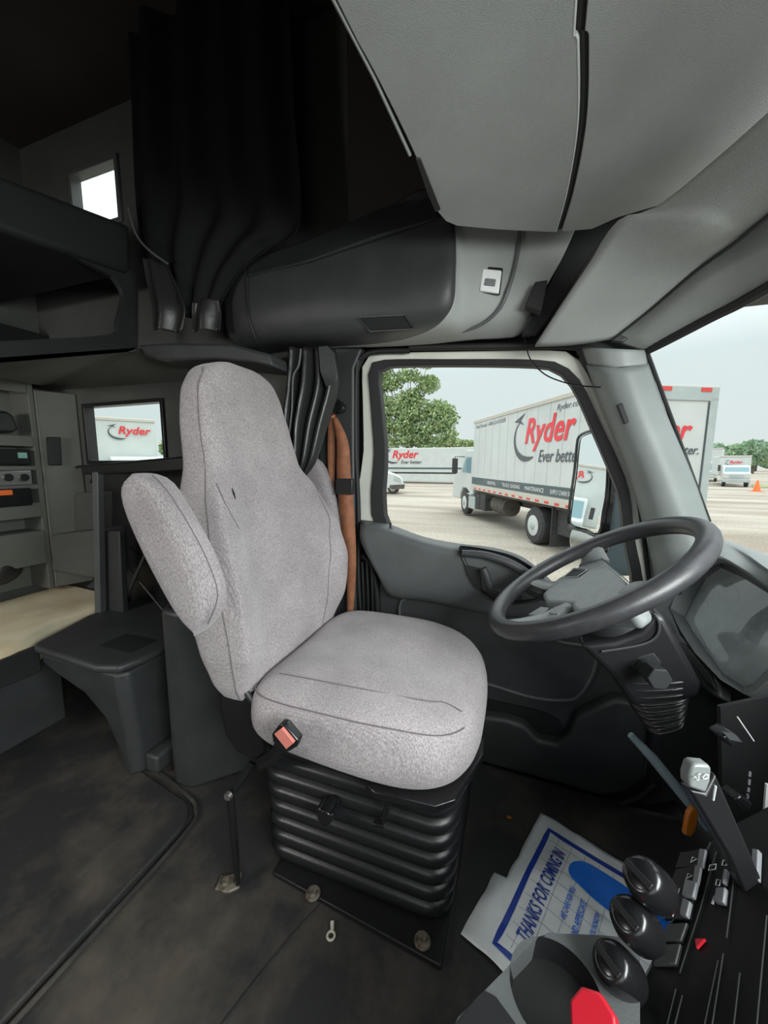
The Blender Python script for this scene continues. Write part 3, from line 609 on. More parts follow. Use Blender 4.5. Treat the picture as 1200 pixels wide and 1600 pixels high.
mk('trim_14', tube(smoothpath(ppoly([(925, 590), (950, 650), (978, 712), (995, 770), (1006, 840), (1018, 930)], 'Y', 1.42), 5), .006, 8), 'seal_rubber', kind='structure')
tag(mk('pillar_clip', prism(ppoly([(964, 632), (980, 627), (990, 655), (976, 663)], 'Y', 1.302), (0, .02, 0)), 'charcoal_plastic', bevel=.003), 'small dark square cover clipped on the windshield pillar', 'cover')
# windshield (window_1): curved laminated pane with black seal
wt = [W(1010, 547, 'Y', 1.36), W(1040, 532, 'Y', 1.30), W(1110, 495, 'Y', 1.20), W(1200, 448, 'Y', 1.08), V((.60, .60, 1.555)), V((.64, .15, 1.565)), V((.60, -.35, 1.55)), V((.45, -.85, 1.50)), V((.32, -1.0, 1.47))]
wb = [W(1108, 815, 'Y', 1.37), W(1118, 835, 'Y', 1.33), V((.70, 1.18, .925)), V((.82, .95, .925)), V((.93, .55, .925)), V((.97, .15, .925)), V((.93, -.35, .925)), V((.75, -.85, .925)), V((.55, -1.0, .925))]
wt = smoothpath(wt, 4); wb = smoothpath(wb, 4)
w1 = thing('window_1', None, None, (.7, .2, .92), kind='structure')
mk('glass_pane', gridm([[a.lerp(b_, t) for a, b_ in zip(wt, wb)] for t in (0, .25, .5, .75, 1)]), 'window_glass', w1)
mk('window_seal', tube(wt[:], .015, 8), 'seal_rubber', w1)
mk('pillar_seal', tube([wt[0].lerp(wb[0], t) for t in frange(0, 1, 8)], .006, 8), 'seal_rubber', w1)
hd_t = [W(940, 520, 'Y', 1.35), W(990, 490, 'Y', 1.29), W(1092, 405, 'Y', 1.14), W(1200, 318, 'Y', 1.0), V((.50, .60, 1.68)), V((.54, .15, 1.69)), V((.50, -.35, 1.68)), V((.35, -.85, 1.64)), V((.22, -1.0, 1.6))]
hd_t = smoothpath(hd_t, 4)
mk('trim_15', gridm([hd_t, [a.lerp(b_, .5)+V((-.004, 0, -.004)) for a, b_ in zip(hd_t, wt)], wt]), 'grey_headliner', kind='structure', solid=.008)
# ---- sun visor
vs_ = thing('sun_visor', 'long grey sun visor folded against the header in front of the overhead console', 'sun visor', (.25, .9, 1.48))
A_ = W(836, 542, 'Y', 1.29); B_ = W(957, 530, 'Y', 1.28); E_ = W(965, 345, 'Y', 1.0); D_ = W(1200, 262, 'Y', .82); C_ = W(1200, 338, 'Y', .90)
vrow = [[A_, A_.lerp(B_, .5)+V((0, 0, -.006)), B_], [A_.lerp(E_, .33), W(930, 490, 'Y', 1.20), W(1012, 487, 'Y', 1.215)], [A_.lerp(E_, .7), W(1005, 420, 'Y', 1.08), W(1085, 425, 'Y', 1.10)], [E_, W(1085, 350, 'Y', .93), W(1150, 378, 'Y', .985)], [W(1060, 300, 'Y', .90), W(1150, 290, 'Y', .85), C_], [V((.40, .45, 1.64)), V((.44, .45, 1.61)), V((.47, .45, 1.58))], [V((.43, 0, 1.65)), V((.47, 0, 1.62)), V((.50, 0, 1.59))]]
mk('visor_panel', gridm(interp_rows(vrow, 4, 4)), 'grey_headliner', vs_, solid=.012, offset=1)
mk('visor_hinge', prism(ppoly([(955, 532), (968, 522), (982, 528), (972, 535)], 'Y', 1.27), (0, .02, 0)), 'black_plastic', vs_, bevel=.003)
mk('visor_edge', tube(smoothpath([r_[-1] for r_ in vrow], 5), .0045, 8), 'charcoal_plastic', vs_)

# =================================================================== overhead console
oc = thing('overhead_console', 'large grey overhead storage console curving over the windshield with a dark seam', 'overhead console', (.1, .2, 1.74))
ZC = 1.75
def rear_pts():
    return ppoly([(520, -12), (590, 122), (650, 245), (668, 300), (685, 332)], 'Z', ZC)
rp = [V((-.36, -.95, ZC)), V((-.29, .05, ZC))] + rear_pts()
lo_ = ppoly([(697, 346), (714, 353), (780, 359), (867, 363)], 'Z', ZC)
seam = ppoly([(870, 362), (885, 310), (900, 230), (906, 160), (905, 60), (903, -10)], 'Z', ZC)+[V((.03, .1, ZC)), V((-.02, -.95, ZC))]
def vtx_bulge(poly, vec):
    return prism(poly, vec)
mk('rear_panel', prism(smoothpath(rp, 3)+lo_+smoothpath(seam, 3), (0, 0, .30)), 'grey_headliner', oc, bevel=.02, seg=5)
seam2 = [p+V((.012, 0, 0)) for p in smoothpath(seam, 3)]
fr = ppoly([(880, 362), (925, 358), (965, 340), (1060, 312), (1200, 285), (1260, 271)], 'Z', ZC)+[V((.53, .55, ZC)), V((.53, -.95, ZC))]
mk('front_panel', prism([fr[0]]+fr[1:]+[V((-.005, -.95, ZC))]+seam2[::-1][1:], (0, 0, .30)), 'grey_headliner', oc, bevel=.02, seg=5)
mk('seam_strip', tube([p+V((.006, 0, .012)) for p in smoothpath(seam, 3)], .008, 8), 'seal_rubber', oc)
mk('seam_highlight', tube([p+V((-.002, 0, .001)) for p in smoothpath(seam, 3)], .0018, 6), 'silver_paint', oc)  # thin silver line painting the highlight along the seam
mk('rear_lip', tube([p+V((-.006, 0, .004)) for p in ppoly([(525, -5), (590, 122), (645, 244)], 'Z', ZC)], .0035, 8), 'grey_plastic', oc)

mk('lip_end', prism(ppoly([(650, 249), (657, 250), (688, 328), (680, 331), (668, 302)], 'Z', ZC-.004), (0, 0, .02)), 'charcoal_plastic', oc)
# ---- side header panel above the door
sd = thing('side_header_panel', 'moulded headliner pod above the door window, painted shaded at the back and lit in front', 'header panel', (-.3, 1.3, 1.5))
cols_px = [ # (top px, mid-top, mid, lowmid, bottom) with Y
 ([(352, 420), (350, 470), (355, 520), (375, 545), (410, 558)], [1.28, 1.26, 1.26, 1.30, 1.38]),
 ([(382, 408), (384, 440), (388, 500), (405, 535), (430, 550)], [1.24, 1.20, 1.19, 1.24, 1.37]),
 ([(480, 375), (480, 420), (480, 480), (482, 525), (485, 545)], [1.22, 1.17, 1.16, 1.21, 1.37]),
 ([(600, 325), (600, 390), (600, 470), (600, 518), (600, 542)], [1.22, 1.17, 1.15, 1.20, 1.37]),
 ([(660, 295), (668, 380), (668, 460), (668, 510), (670, 538)], [1.22, 1.17, 1.15, 1.20, 1.37]),
 ([(700, 320), (706, 390), (704, 455), (703, 505), (710, 534)], [1.20, 1.17, 1.16, 1.22, 1.37]),
 ([(722, 340), (722, 400), (722, 450), (730, 500), (745, 531)], [1.22, 1.215, 1.215, 1.26, 1.38]),
 ([(770, 345), (770, 400), (768, 450), (775, 495), (785, 529)], [1.25, 1.25, 1.25, 1.29, 1.39]),
 ([(830, 345), (828, 400), (820, 450), (815, 490), (810, 524)], [1.28, 1.28, 1.28, 1.31, 1.39]),
 ([(905, 345), (880, 400), (858, 440), (842, 470), (832, 500)], [1.30, 1.30, 1.30, 1.32, 1.39])]
rws = [[W(*c_[0][i], 'Y', c_[1][i]) for c_ in cols_px] for i in range(5)]
g_ = interp_rows(rws, 10, 10)
nc = len(g_[0])
def shade_split(r_):   # where the painted shade ends and the lit colour of the same moulding starts
    t = r_/(len(g_)-1)
    return (5.45 if t < .45 else 5.45-3.6*((t-.45)/.55)**2.0)*10
def rowpt(r_, c_):
    k_ = min(int(c_), nc-2); return g_[r_][k_].lerp(g_[r_][k_+1], c_-k_)
RR = range(len(g_))
mk('pod_shaded', gridm([[rowpt(r_, c_) for c_ in frange(0, shade_split(r_), 45)] for r_ in RR]), 'dark_plastic', sd, solid=.008)  # darker plastic paints the shade on the rear of the pod
mk('pod_lit', gridm([[rowpt(r_, c_) for c_ in frange(shade_split(r_), nc-1, 45)] for r_ in RR]), 'grey_headliner', sd, solid=.008)  # lighter plastic paints the lit front of the same pod
mk('top_band', prism([W(382, 408, 'Y', 1.235), W(480, 374, 'Y', 1.215), W(600, 322, 'Y', 1.215), W(672, 302, 'Y', 1.215), W(690, 340, 'Y', 1.18), W(600, 366, 'Y', 1.16), W(480, 408, 'Y', 1.16), W(384, 432, 'Y', 1.19)], (0, .05, 0)), 'charcoal_plastic', sd, bevel=.01)
mk('pod_seam', tube(smoothpath([W(382, 412, 'Y', 1.195), W(383, 440, 'Y', 1.185), W(388, 490, 'Y', 1.18), W(402, 535, 'Y', 1.215), W(414, 550, 'Y', 1.28)], 5), .0022, 6), 'black_plastic', sd)
mk('raised_rib', tube(smoothpath([W(812, 362, 'Y', 1.265), W(808, 400, 'Y', 1.263), W(795, 450, 'Y', 1.258), W(778, 485, 'Y', 1.272), W(745, 510, 'Y', 1.295), W(690, 525, 'Y', 1.32)], 6), .006, 8), 'mid_plastic', sd)
gv = prism([W(561, 496, 'Y', 1.155), W(632, 492, 'Y', 1.155), W(647, 514, 'Y', 1.185), W(578, 518, 'Y', 1.185)], (0, .012, 0))
mk('vent_grille', gv, 'charcoal_plastic', sd, bevel=.002)
mk('vent_rim', tube([W(561, 496, 'Y', 1.152), W(632, 492, 'Y', 1.152), W(647, 514, 'Y', 1.182), W(578, 518, 'Y', 1.182)], .0018, 6, True), 'mid_plastic', sd)
mk('inner_recess', prism(ppoly([(905, 350), (965, 335), (850, 505), (838, 520), (815, 523), (842, 478)], 'Y', 1.33), (0, .03, 0)), 'charcoal_plastic', sd)
mk('visor_clip_recess', prism(ppoly([(836, 440), (856, 437), (846, 486), (820, 478)], 'Y', 1.25), (0, .04, 0)), 'seal_rubber', sd, bevel=.003)
ml = thing('map_light', 'small white rectangular light with a rocker switch on the lit front of the header pod', 'light', W(766, 458, 'Y', 1.24))
o_ = [W(753, 415, 'Y', 1.243), W(786, 418, 'Y', 1.247), W(781, 460, 'Y', 1.245), W(747, 456, 'Y', 1.241)]
mk('housing', prism(o_, (0, .012, 0)), 'black_plastic', ml, bevel=.004)
o_ = [W(754, 419, 'Y', 1.236), W(784, 422, 'Y', 1.240), W(779, 458, 'Y', 1.238), W(749, 454, 'Y', 1.234)]
mk('lens', prism(o_, (0, .014, 0)), 'white_mark', ml, bevel=.004)
o_ = [W(759, 434, 'Y', 1.231), W(775, 436, 'Y', 1.234), W(773, 447, 'Y', 1.233), W(757, 445, 'Y', 1.230)]
mk('rocker_switch', prism(o_, (0, .010, 0)), 'button_grey', ml, bevel=.002)
tag(mk('hanging_wire', tube(smoothpath(ppoly([(820, 530), (828, 560), (850, 584), (880, 597), (910, 603), (940, 605)], 'Y', 1.35), 6), .0022, 6), 'gloss_black'), 'thin black loose wire hanging across the top corner of the door window', 'wire')

# =================================================================== DRIVER SEAT
YC = 1.0
st = thing('driver_seat', 'grey cloth high-back driver seat with folded armrests on a black air suspension base', 'seat', (-.40, YC, 0))
def lerp_tab(tab, v):
    for i in range(len(tab)-1):
        if v <= tab[i+1][0]:
            t = (v-tab[i][0])/(tab[i+1][0]-tab[i][0]); t = t*t*(3-2*t)*.5+t*.5
            return [a+(b_-a)*t for a, b_ in zip(tab[i][1:], tab[i+1][1:])]
    return tab[-1][1:]
# z, half width, xfront centre, thickness, bolster
BT = [(.50, .235, -.655, .10, .00), (.56, .262, -.650, .135, .02), (.66, .285, -.655, .15, .065), (.80, .298, -.675, .155, .09), (.93, .290, -.700, .15, .08),
      (1.05, .248, -.735, .145, .045), (1.15, .200, -.765, .14, .015), (1.26, .188, -.785, .135, .008), (1.36, .172, -.800, .125, .0), (1.42, .140, -.812, .105, .0), (1.450, .095, -.825, .07, 0), (1.460, .04, -.835, .03, 0)]
def back_pt(z, a):
    w_, xf, th, bo = lerp_tab(BT, z); k__ = min(1, max(0, (z-.55)*6)); w_ += .018*k__; YB = YC+.018*k__; c_ = math.cos(a); s_ = math.sin(a); e_ = .42
    x = (abs(c_)**e_)*(1 if c_ >= 0 else -1); y = (abs(s_)**.55)*(1 if s_ >= 0 else -1)
    xx = xf-th/2+x*th/2
    if c_ > 0: xx += bo*max(0, abs(y)-.45)**1.3*2.2*min(1, c_*3) - .012*(1-abs(y))*min(1, c_*2)
    wr = .0035*noise.noise(V((xx*8, y*3, z*9)))
    return V((xx+wr, YB+y*w_, z))
zs = frange(.50, 1.460, 46)
mk('backrest', loft([[back_pt(z, 2*pi*j/56) for j in range(56)] for z in zs]), 'seat_cloth', st, sub=1)
def seam_on(name, f, ts, r_=.0014): return mk(name, tube([f(t) for t in ts], r_, 6), 'seat_seam', st)
def off(z, a, d=.0015):
    p = back_pt(z, a); q = back_pt(z, a+.02)-p; s_ = back_pt(z+.004, a)-p; n = q.cross(s_)
    return p+(n.normalized()*d if n.length > 0 else V()) 
seam_on('edge_seam', lambda z: back_pt(z, -pi/2+.16), frange(.52, 1.42, 50))
seam_on('edge_seam', lambda z: back_pt(z, pi/2-.16), frange(.52, 1.42, 50))
seam_on('panel_seam', lambda t: back_pt(.54+.56*t, .42+.75*t**2.5), frange(0, 1, 40), .0018)
seam_on('panel_seam', lambda t: back_pt(.98+.12*t, -.62-.55*t), frange(0, 1, 20), .0018)
mk('tear', tube([off(1.085, -.62, .002), off(1.07, -.60, .002), off(1.055, -.57, .002)], [.0008, .003, .0008], 6), 'seal_rubber', st)
# cushion
def cush_ring(z, sc_, drop=0):
    out = []
    for j in range(64):
        a = 2*pi*j/64; c_ = math.cos(a); s_ = math.sin(a)
        ex = .55 if c_ > 0 else .28; ey = .62 if c_ > 0 else .35
        x = (abs(c_)**ex)*(1 if c_ >= 0 else -1); y = (abs(s_)**ey)*(1 if s_ >= 0 else -1)
        X = -.365+x*.305*sc_; Y = 1.03+y*.315*sc_*(1-.05*max(0, x))
        out.append([X, Y, z, x, y])
    return out
CR = [(.405, .86), (.415, .93), (.44, .985), (.48, 1.0), (.52, .995), (.552, .965), (.572, .91), (.582, .80), (.586, .6), (.587, .35), (.587, .1)]
rings = []
for z, s_ in CR:
    r_ = []
    for X, Y, zz_, x, y in cush_ring(z, s_):
        dz = -.035*max(0, x)**2*s_ + .012*(abs(y)**2)*s_*(1 if z > .5 else 0) + .006*noise.noise(V((X*7, Y*7, 0)))
        if z < .47: dz = -.02*max(0, x)*s_ + .02*max(0, -x)
        r_.append(V((X, Y, zz_+dz)))
    rings.append(r_)
mk('seat_cushion', loft(rings), 'seat_cloth', st, sub=1)
def cpt(z, s_, a):
    c_ = math.cos(a); sn = math.sin(a); ex = .55 if c_ > 0 else .28; ey = .62 if c_ > 0 else .35
    x = (abs(c_)**ex)*(1 if c_ >= 0 else -1); y = (abs(sn)**ey)*(1 if sn >= 0 else -1)
    X = -.365+x*.305*s_; Y = 1.03+y*.315*s_*(1-.05*max(0, x))
    dz = -.035*max(0, x)**2*s_ + .012*(abs(y)**2)*s_*(1 if z > .5 else 0) + .006*noise.noise(V((X*7, Y*7, 0)))
    return V((X, Y, z+dz))
mk('cushion_seam', tube([cpt(.556, .962, a) for a in frange(-2.6, -.55, 50)], .0013, 6), 'seat_seam', st)
mk('cushion_seam', tube([cpt(.545, .972, a) for a in frange(.35, 2.4, 40)], .0013, 6), 'seat_seam', st)
tz = smoothpath([cpt(.584, .80, -2.35), cpt(.586, .72, -1.7), cpt(.585, .72, -1.0), cpt(.583, .78, -.6), cpt(.575, .90, -.46)], 8)
mk('top_seam', tube([p+V((0, 0, .001)) for p in tz], .0013, 6), 'seat_seam', st)
# armrests, folded up
def armrest(yc, name, px_spec, hw, m):
    # px_spec: centreline points with radius (pixels on plane yc)
    rings = []
    for (pa, pb) in px_spec:
        a = W(*pa, 'Y', yc-hw*.8); b_ = W(*pb, 'Y', yc+hw*.8); a.y = yc; b_.y = yc; c_ = (a+b_)/2; h = (b_-a)/2
        r_ = []
        for j in range(28):
            q = 2*pi*j/28; x = abs(math.cos(q))**.6*(1 if math.cos(q) >= 0 else -1); y = abs(math.sin(q))**.6*(1 if math.sin(q) >= 0 else -1)
            k = min(1, h.length/.05)
            r_.append(c_+h*x+V((0, hw*y*(.55+.45*k), 0)))
        rings.append(r_)
    return mk(name, loft(rings), m, st, sub=1)
armrest(.62, 'armrest', [((208, 742), (232, 737)), ((186, 752), (268, 742)), ((181, 772), (288, 765)), ((189, 805), (308, 798)), ((218, 870), (342, 856)), ((246, 922), (360, 905)), ((266, 955), (362, 938)), ((282, 978), (352, 958)), ((294, 990), (338, 975)), ((305, 991), (328, 984))], .040, 'seat_cloth')
ar = smoothpath([W(238, 742, 'Y', .590), W(262, 768, 'Y', .586), W(294, 818, 'Y', .584), W(325, 878, 'Y', .584), W(340, 930, 'Y', .586), W(325, 975, 'Y', .592)], 8)
mk('armrest_seam', tube(ar, .0014, 6), 'seat_seam', st)
armrest(1.345, 'armrest', [((480, 718), (492, 714)), ((466, 730), (508, 719)), ((464, 760), (520, 745)), ((478, 800), (531, 785)), ((495, 840), (538, 820)), ((505, 860), (541, 845))], .035, 'seat_cloth_side')
# suspension base
bel = thing('dummy', None, None, (0, 0, 0)); bpy.data.objects.remove(bel)
def rrect(x0, x1, y0, y1, z, r, tilt=0, n=7):
    out = []
    for cx, cy, a0 in ((x1-r, y1-r, 0), (x0+r, y1-r, pi/2), (x0+r, y0+r, pi), (x1-r, y0+r, 3*pi/2)):
        for i in range(n):
            a = a0+pi/2*i/(n-1); x = cx+r*math.cos(a); out.append(V((x, cy+r*math.sin(a), z+tilt*(x-x0))))
    return out
rings = []; nr = 8; z0 = .018; z1 = .40
for i in range(nr*8+1):
    t = i/(nr*8); z = z0+(z1-z0)*t; ph = (i % 8)/8
    g = .020*(1-abs(math.sin(pi*ph))**.6) ; gr = g + .008*(1-t)
    ext_ = .01*t
    rings.append(rrect(-.665+gr, -.105-gr*.6+ext_, .785+gr*.8, 1.27-gr, z, .07))
mk('bellows', loft(rings), 'bellows_rubber', st)
mk('floor_plate', prism([(-.60, .765, .002), (-.12, .725, .002), (-.12, 1.25, .002), (-.60, 1.25, .002)], (0, 0, .014)), 'black_plastic', st, bevel=.003)
for q in ((489, 1396), (660, 1470)):
    p = W(*q, 'Z', .017); mk('floor_bolt', join(cyl(p, p+V((0, 0, .004)), .020, .018), cyl(p+V((0, 0, .004)), p+V((0, 0, .012)), .011, .010, 6)), 'rusty_steel', st)
mk('upper_frame', prism(rrect(-.62, -.14, .80, 1.25, .39, .03), (0, 0, .03)), 'black_plastic', st)
mk('front_rail', prism(ppoly([(570, 1235), (660, 1240), (745, 1150), (757, 1165), (755, 1190), (712, 1262), (680, 1272), (640, 1262), (585, 1250)], 'Z', .385), (0, 0, .02)), 'gloss_black', st, bevel=.004)
p = W(658, 1250, 'Z', .40)
mk('side_shield', prism(ppoly([(338, 1068), (372, 1068), (395, 1095), (405, 1140), (418, 1180), (400, 1190), (370, 1178), (350, 1150), (342, 1110)], 'Y', .76), (0, .03, 0)), 'gloss_black', st, bevel=.012)
mk('hinge_strut', tube(smoothpath(ppoly([(375, 1066), (385, 1082), (402, 1105)], 'Y', .76), 4), .008, 10), 'edge_grey', st)
p = W(512, 1268, 'Y', .755); 
kn = [cyl(p+V((0, .03, 0)), p+V((0, -.02, 0)), .022, .020)]
for i in range(3):
    a = i*2*pi/3+.4; kn.append(obox(p+V((.018*math.cos(a), 0, .018*math.sin(a))), (.009*math.cos(a), 0, .009*math.sin(a)), (0, .018, 0), (-.007*math.sin(a), 0, .007*math.cos(a))))
mk('adjuster_knob', join(*kn), 'gloss_black', st, bevel=.003)
mk('height_lever', join(tube(smoothpath(ppoly([(606, 1248), (604, 1262), (598, 1282)], 'Y', .76), 4), .008, 8), obox(W(592, 1287, 'Y', .755), (.014, 0, .002), (0, .008, 0), (0, 0, .005))), 'gloss_black', st, bevel=.002)
mk('upper_lever', obox(W(590, 1241, 'Y', .75), (.022, 0, -.006), (0, .01, 0), (0, 0, .007)), 'gloss_black', st, bevel=.003)
# tether strap
tt = thing('seat_tether', 'black jointed steel tether bolted to the floor beside the seat base', 'tether', W(353, 1385, 'Z', 0))
P0 = W(353, 1383, 'Z', .004); P1 = W(372, 1388, 'Z', .010); Pm = W(360, 1240, 'Y', .74); Pt = W(395, 1192, 'Y', .78)
mk('lower_link', tube([W(372, 1380, 'Z', .012), W(368, 1330, 'Y', .725), W(360, 1245, 'Y', .735)], [.011, .016, .017], 8, flat=.6), 'gloss_black', tt)
mk('upper_link', tube([Pm+V((0, .008, 0)), Pt], [.013, .012], 8, flat=.5), 'gloss_black', tt)
mk('floor_foot', prism([W(336, 1392, 'Z', .001), W(345, 1372, 'Z', .001), W(378, 1366, 'Z', .001), W(374, 1390, 'Z', .001), W(355, 1398, 'Z', .001)], (0, 0, .008)), 'rusty_steel', tt, bevel=.002)
mk('bolt', join(cyl(P0+V((0, 0, .008)), P0+V((0, 0, .018)), .011, .010, 6)), 'rusty_steel', tt)
p = Pm; mk('bolt', cyl(p+V((0, -.004, 0)), p+V((0, -.014, 0)), .012, .010), 'steel', tt)
# buckle
bu = thing('belt_buckle', 'black belt buckle with a salmon red release button beside the seat cushion', 'buckle', W(430, 1180, 'Y', .66))
def loc_quad(pxs, Y, d): return prism(ppoly(pxs, 'Y', Y), (0, d, 0))
mk('buckle_body', loc_quad([(424, 1148), (437, 1131), (445, 1133), (466, 1158), (463, 1168), (449, 1176), (436, 1172), (426, 1160)], .655, .022), 'gloss_black', bu, bevel=.004)
mk('release_button', loc_quad([(428, 1147), (440, 1138), (459, 1161), (447, 1171)], .648, .012), 'salmon_button', bu, bevel=.001)
mk('buckle_stalk', tube(smoothpath([W(438, 1160, 'Y', .675), W(428, 1180, 'Y', .70), W(405, 1195, 'Y', .76)], 5), .016, 10, flat=.5), 'black_plastic', bu)
tag(mk('far_buckle', join(loc_quad([(508, 968), (520, 964), (545, 962), (545, 975), (520, 978)], 1.30, .03)), 'gloss_black', bevel=.004), 'black buckle lying at the far rear corner of the seat cushion, under the brown belt', 'buckle')
mk('release_button', loc_quad([(509, 969), (516, 967), (516, 973), (510, 974)], 1.296, .006), 'red_plastic', bpy.data.objects['far_buckle'])
p = W(518, 1448, 'Z', .004); q_ = W(517, 1462, 'Z', .004)
tag(mk('ring_terminal', join(tube([q_+V((.009*math.cos(a), .009*math.sin(a), 0)) for a in frange(0, 2*pi*15/16, 16)], .0028, 6, True), tube([W(519, 1453, 'Z', .005), W(519, 1440, 'Z', .008)], [.004, .005], 8)), 'cream_box'), 'small pale ring terminal lying on the floor in front of the seat base plate', 'terminal')

# =================================================================== STEERING
SWC = V((.172, 1.026, .877)); th = 1.017; SN = V((-math.cos(th), 0, math.sin(th))); SB = V((math.sin(th), 0, math.cos(th))); SA = V((0, 1, 0))
sw = thing('steering_wheel', 'black four-spoke steering wheel in front of the driver seat', 'steering wheel', SWC-SN*.08)
mk('rim', tube([SWC+SA*.25*math.cos(q)+SB*.25*math.sin(q) for q in frange(0, 2*pi*95/96, 96)], .022, 16, True), 'wheel_leather', sw)
HP = SWC-SN*.035
def wp(x, y, d=.0): return PL(x, y, HP+SN*d, SN)
pad = [(868, 905), (905, 884), (913, 873), (926, 868), (938, 870), (962, 890), (990, 918), (1005, 940), (985, 955), (940, 952), (900, 955), (893, 950), (892, 942), (852, 940), (846, 928)]
pd = [wp(*p) for p in pad]
mk('hub_pad', prism(pd, -SN*.045), 'wheel_pad', sw, bevel=.012, seg=4)
def spoke(a, b_, wa, wb, n=8):
    a = V(a); b_ = V(b_); pts = [a.lerp(b_, t)+SN*(-.010*math.sin(pi*t)) for t in frange(0, 1, n)]
    return tube(pts, [wa+(wb-wa)*t for t in frange(0, 1, n)], 12, flat=.42, nrm=SN)
rimp = lambda ang: SWC+SA*.25*math.cos(ang)+SB*.25*math.sin(ang)
def rim_at(px, py):
    best = min((rimp(q*pi/180) for q in range(360)), key=lambda P: (ray(px, py).normalized()-(P-CAM).normalized()).length); return best
for (rx, ry), (px_, py_), wa, wb in (((925, 857), (928, 882), .034, .05), ((825, 905), (872, 915), .022, .028), ((790, 968), (890, 948), .024, .026), ((1050, 900), (985, 925), .026, .04)):
    mk('spoke', spoke(rim_at(rx, ry), wp(px_, py_, -.012), wa, wb), 'wheel_pad', sw)
mk('emblem', prism([wp(880, 902, .001), wp(897, 888, .001), wp(920, 890, .001), wp(905, 901, .001)], SN*.002), 'charcoal_plastic', sw, bevel=.001)
mk('emblem_frame', tube([wp(880, 902, .003), wp(897, 889, .003), wp(918, 890, .003), wp(902, 901, .003)], .0012, 6, True), 'silver_paint', sw)
for pts in ([(826, 962), (846, 950), (858, 951), (850, 962)], [(858, 960), (868, 950), (880, 948), (884, 953), (872, 962)]):
    mk('thumb_button', prism([wp(x, y, .004) for x, y in pts], SN*.004), 'wheel_pad', sw, bevel=.0015)
mk('horn_rim', tube([wp(*p, .001) for p in [(913, 874), (925, 869), (937, 870), (962, 891), (985, 912)]], .0014, 6), 'black_plastic', sw)
# column
co = thing('steering_column', 'dark steering column shroud with a tilt knob and a ribbed rubber boot', 'steering column', (.3, 1.05, .3))
hub0 = SWC-SN*.06; 
mk('upper_cowl', cyl(hub0-SN*.01+V((.0, 0, 0)), hub0-SN*.10, .085, .095, 28, prof=[(0, .06), (.1, .080), (.9, .088), (1, .08)]), 'charcoal_plastic', co)
shr = [(905, 1008), (960, 1000), (1000, 985), (1020, 955), (1042, 965), (1060, 1000), (1098, 1070), (1095, 1090), (1040, 1108), (990, 1105), (958, 1060)]
mk('shroud', prism(ppoly(shr, 'Y', .93), (0, .20, 0)), 'black_plastic', co, bevel=.018, seg=4)
mk('shroud_edge', tube(smoothpath(ppoly([(940, 1018), (1000, 1008), (1025, 995), (1030, 975), (1022, 958)], 'Y', .926), 4), .003, 6), 'dark_plastic', co)
rings = []
for i in range(97):
    t = i/96; a0 = W(955+62*t, 1065+95*t, 'Y', .925); b0 = W(1104-22*t, 1062+78*t, 'Y', .925); c_ = (a0+b0)/2; h = (b0-a0)/2*(1-.07*(0.5+.5*math.cos(2*pi*t*8)))
    rings.append([c_+h*(abs(math.cos(q))**.6*(1 if math.cos(q) >= 0 else -1))+V((0, .10+(.10-.008*(0.5+.5*math.cos(2*pi*t*8)))*(abs(math.sin(q))**.6)*(1 if math.sin(q) >= 0 else -1), 0)) for q in frange(0, 2*pi*35/36, 36)])
mk('boot', loft(rings), 'bellows_rubber', co)
tk = W(1005, 1040, 'Y', .925); tk2 = W(1032, 1062, 'Y', .86)
mk('tilt_knob', join(cyl(tk, tk+(tk2-tk)*.45, .016, .014), cyl(tk+(tk2-tk)*.4, tk2, .022, .024, 6)), 'charcoal_plastic', co, bevel=.003)
mk('knob_recess', prism(ppoly([(985, 1040), (1000, 1025), (1022, 1020), (1034, 1035), (1030, 1050), (1000, 1055)], 'Y', .928), (0, .01, 0)), 'charcoal_plastic', co, bevel=.003)
mk('signal_stalk', tube(smoothpath([hub0-SN*.05+V((0, .03, 0)), W(850, 935, 'Y', 1.18), W(818, 918, 'Y', 1.22)], 4), .008, 8), 'charcoal_plastic', co)
mk('column_shaft', tube([W(985, 1148, 'Y', 1.05), W(1020, 1185, 'Y', 1.05), W(1065, 1240, 'Y', 1.05), W(1105, 1295, 'Y', 1.08)], [.008, .012, .012, .006], 10), 'housing_blue', co)  # bluish colour stands for the glint along the shaft

# =================================================================== DASHBOARD
da = thing('dashboard', 'dark wraparound dashboard with a glass covered instrument cluster under the windshield', 'dashboard', (.75, .3, 0))
prof = [(.60, .905), (.93, .915), (.93, 0.02), (.66, .02), (.60, .25), (.56, .50), (.57, .80)]
mk('dash_body', prism([(x, 1.30, z) for x, z in prof], (0, -2.25, 0)), 'deep_black', da, bevel=.03)
mk('dash_end', prism(ppoly([(1035, 905), (1110, 870), (1210, 900), (1210, 1300), (1075, 1290), (1015, 1170), (1040, 1040)], 'Y', 1.33), (0, .05, 0)), 'charcoal_plastic', da, bevel=.02)
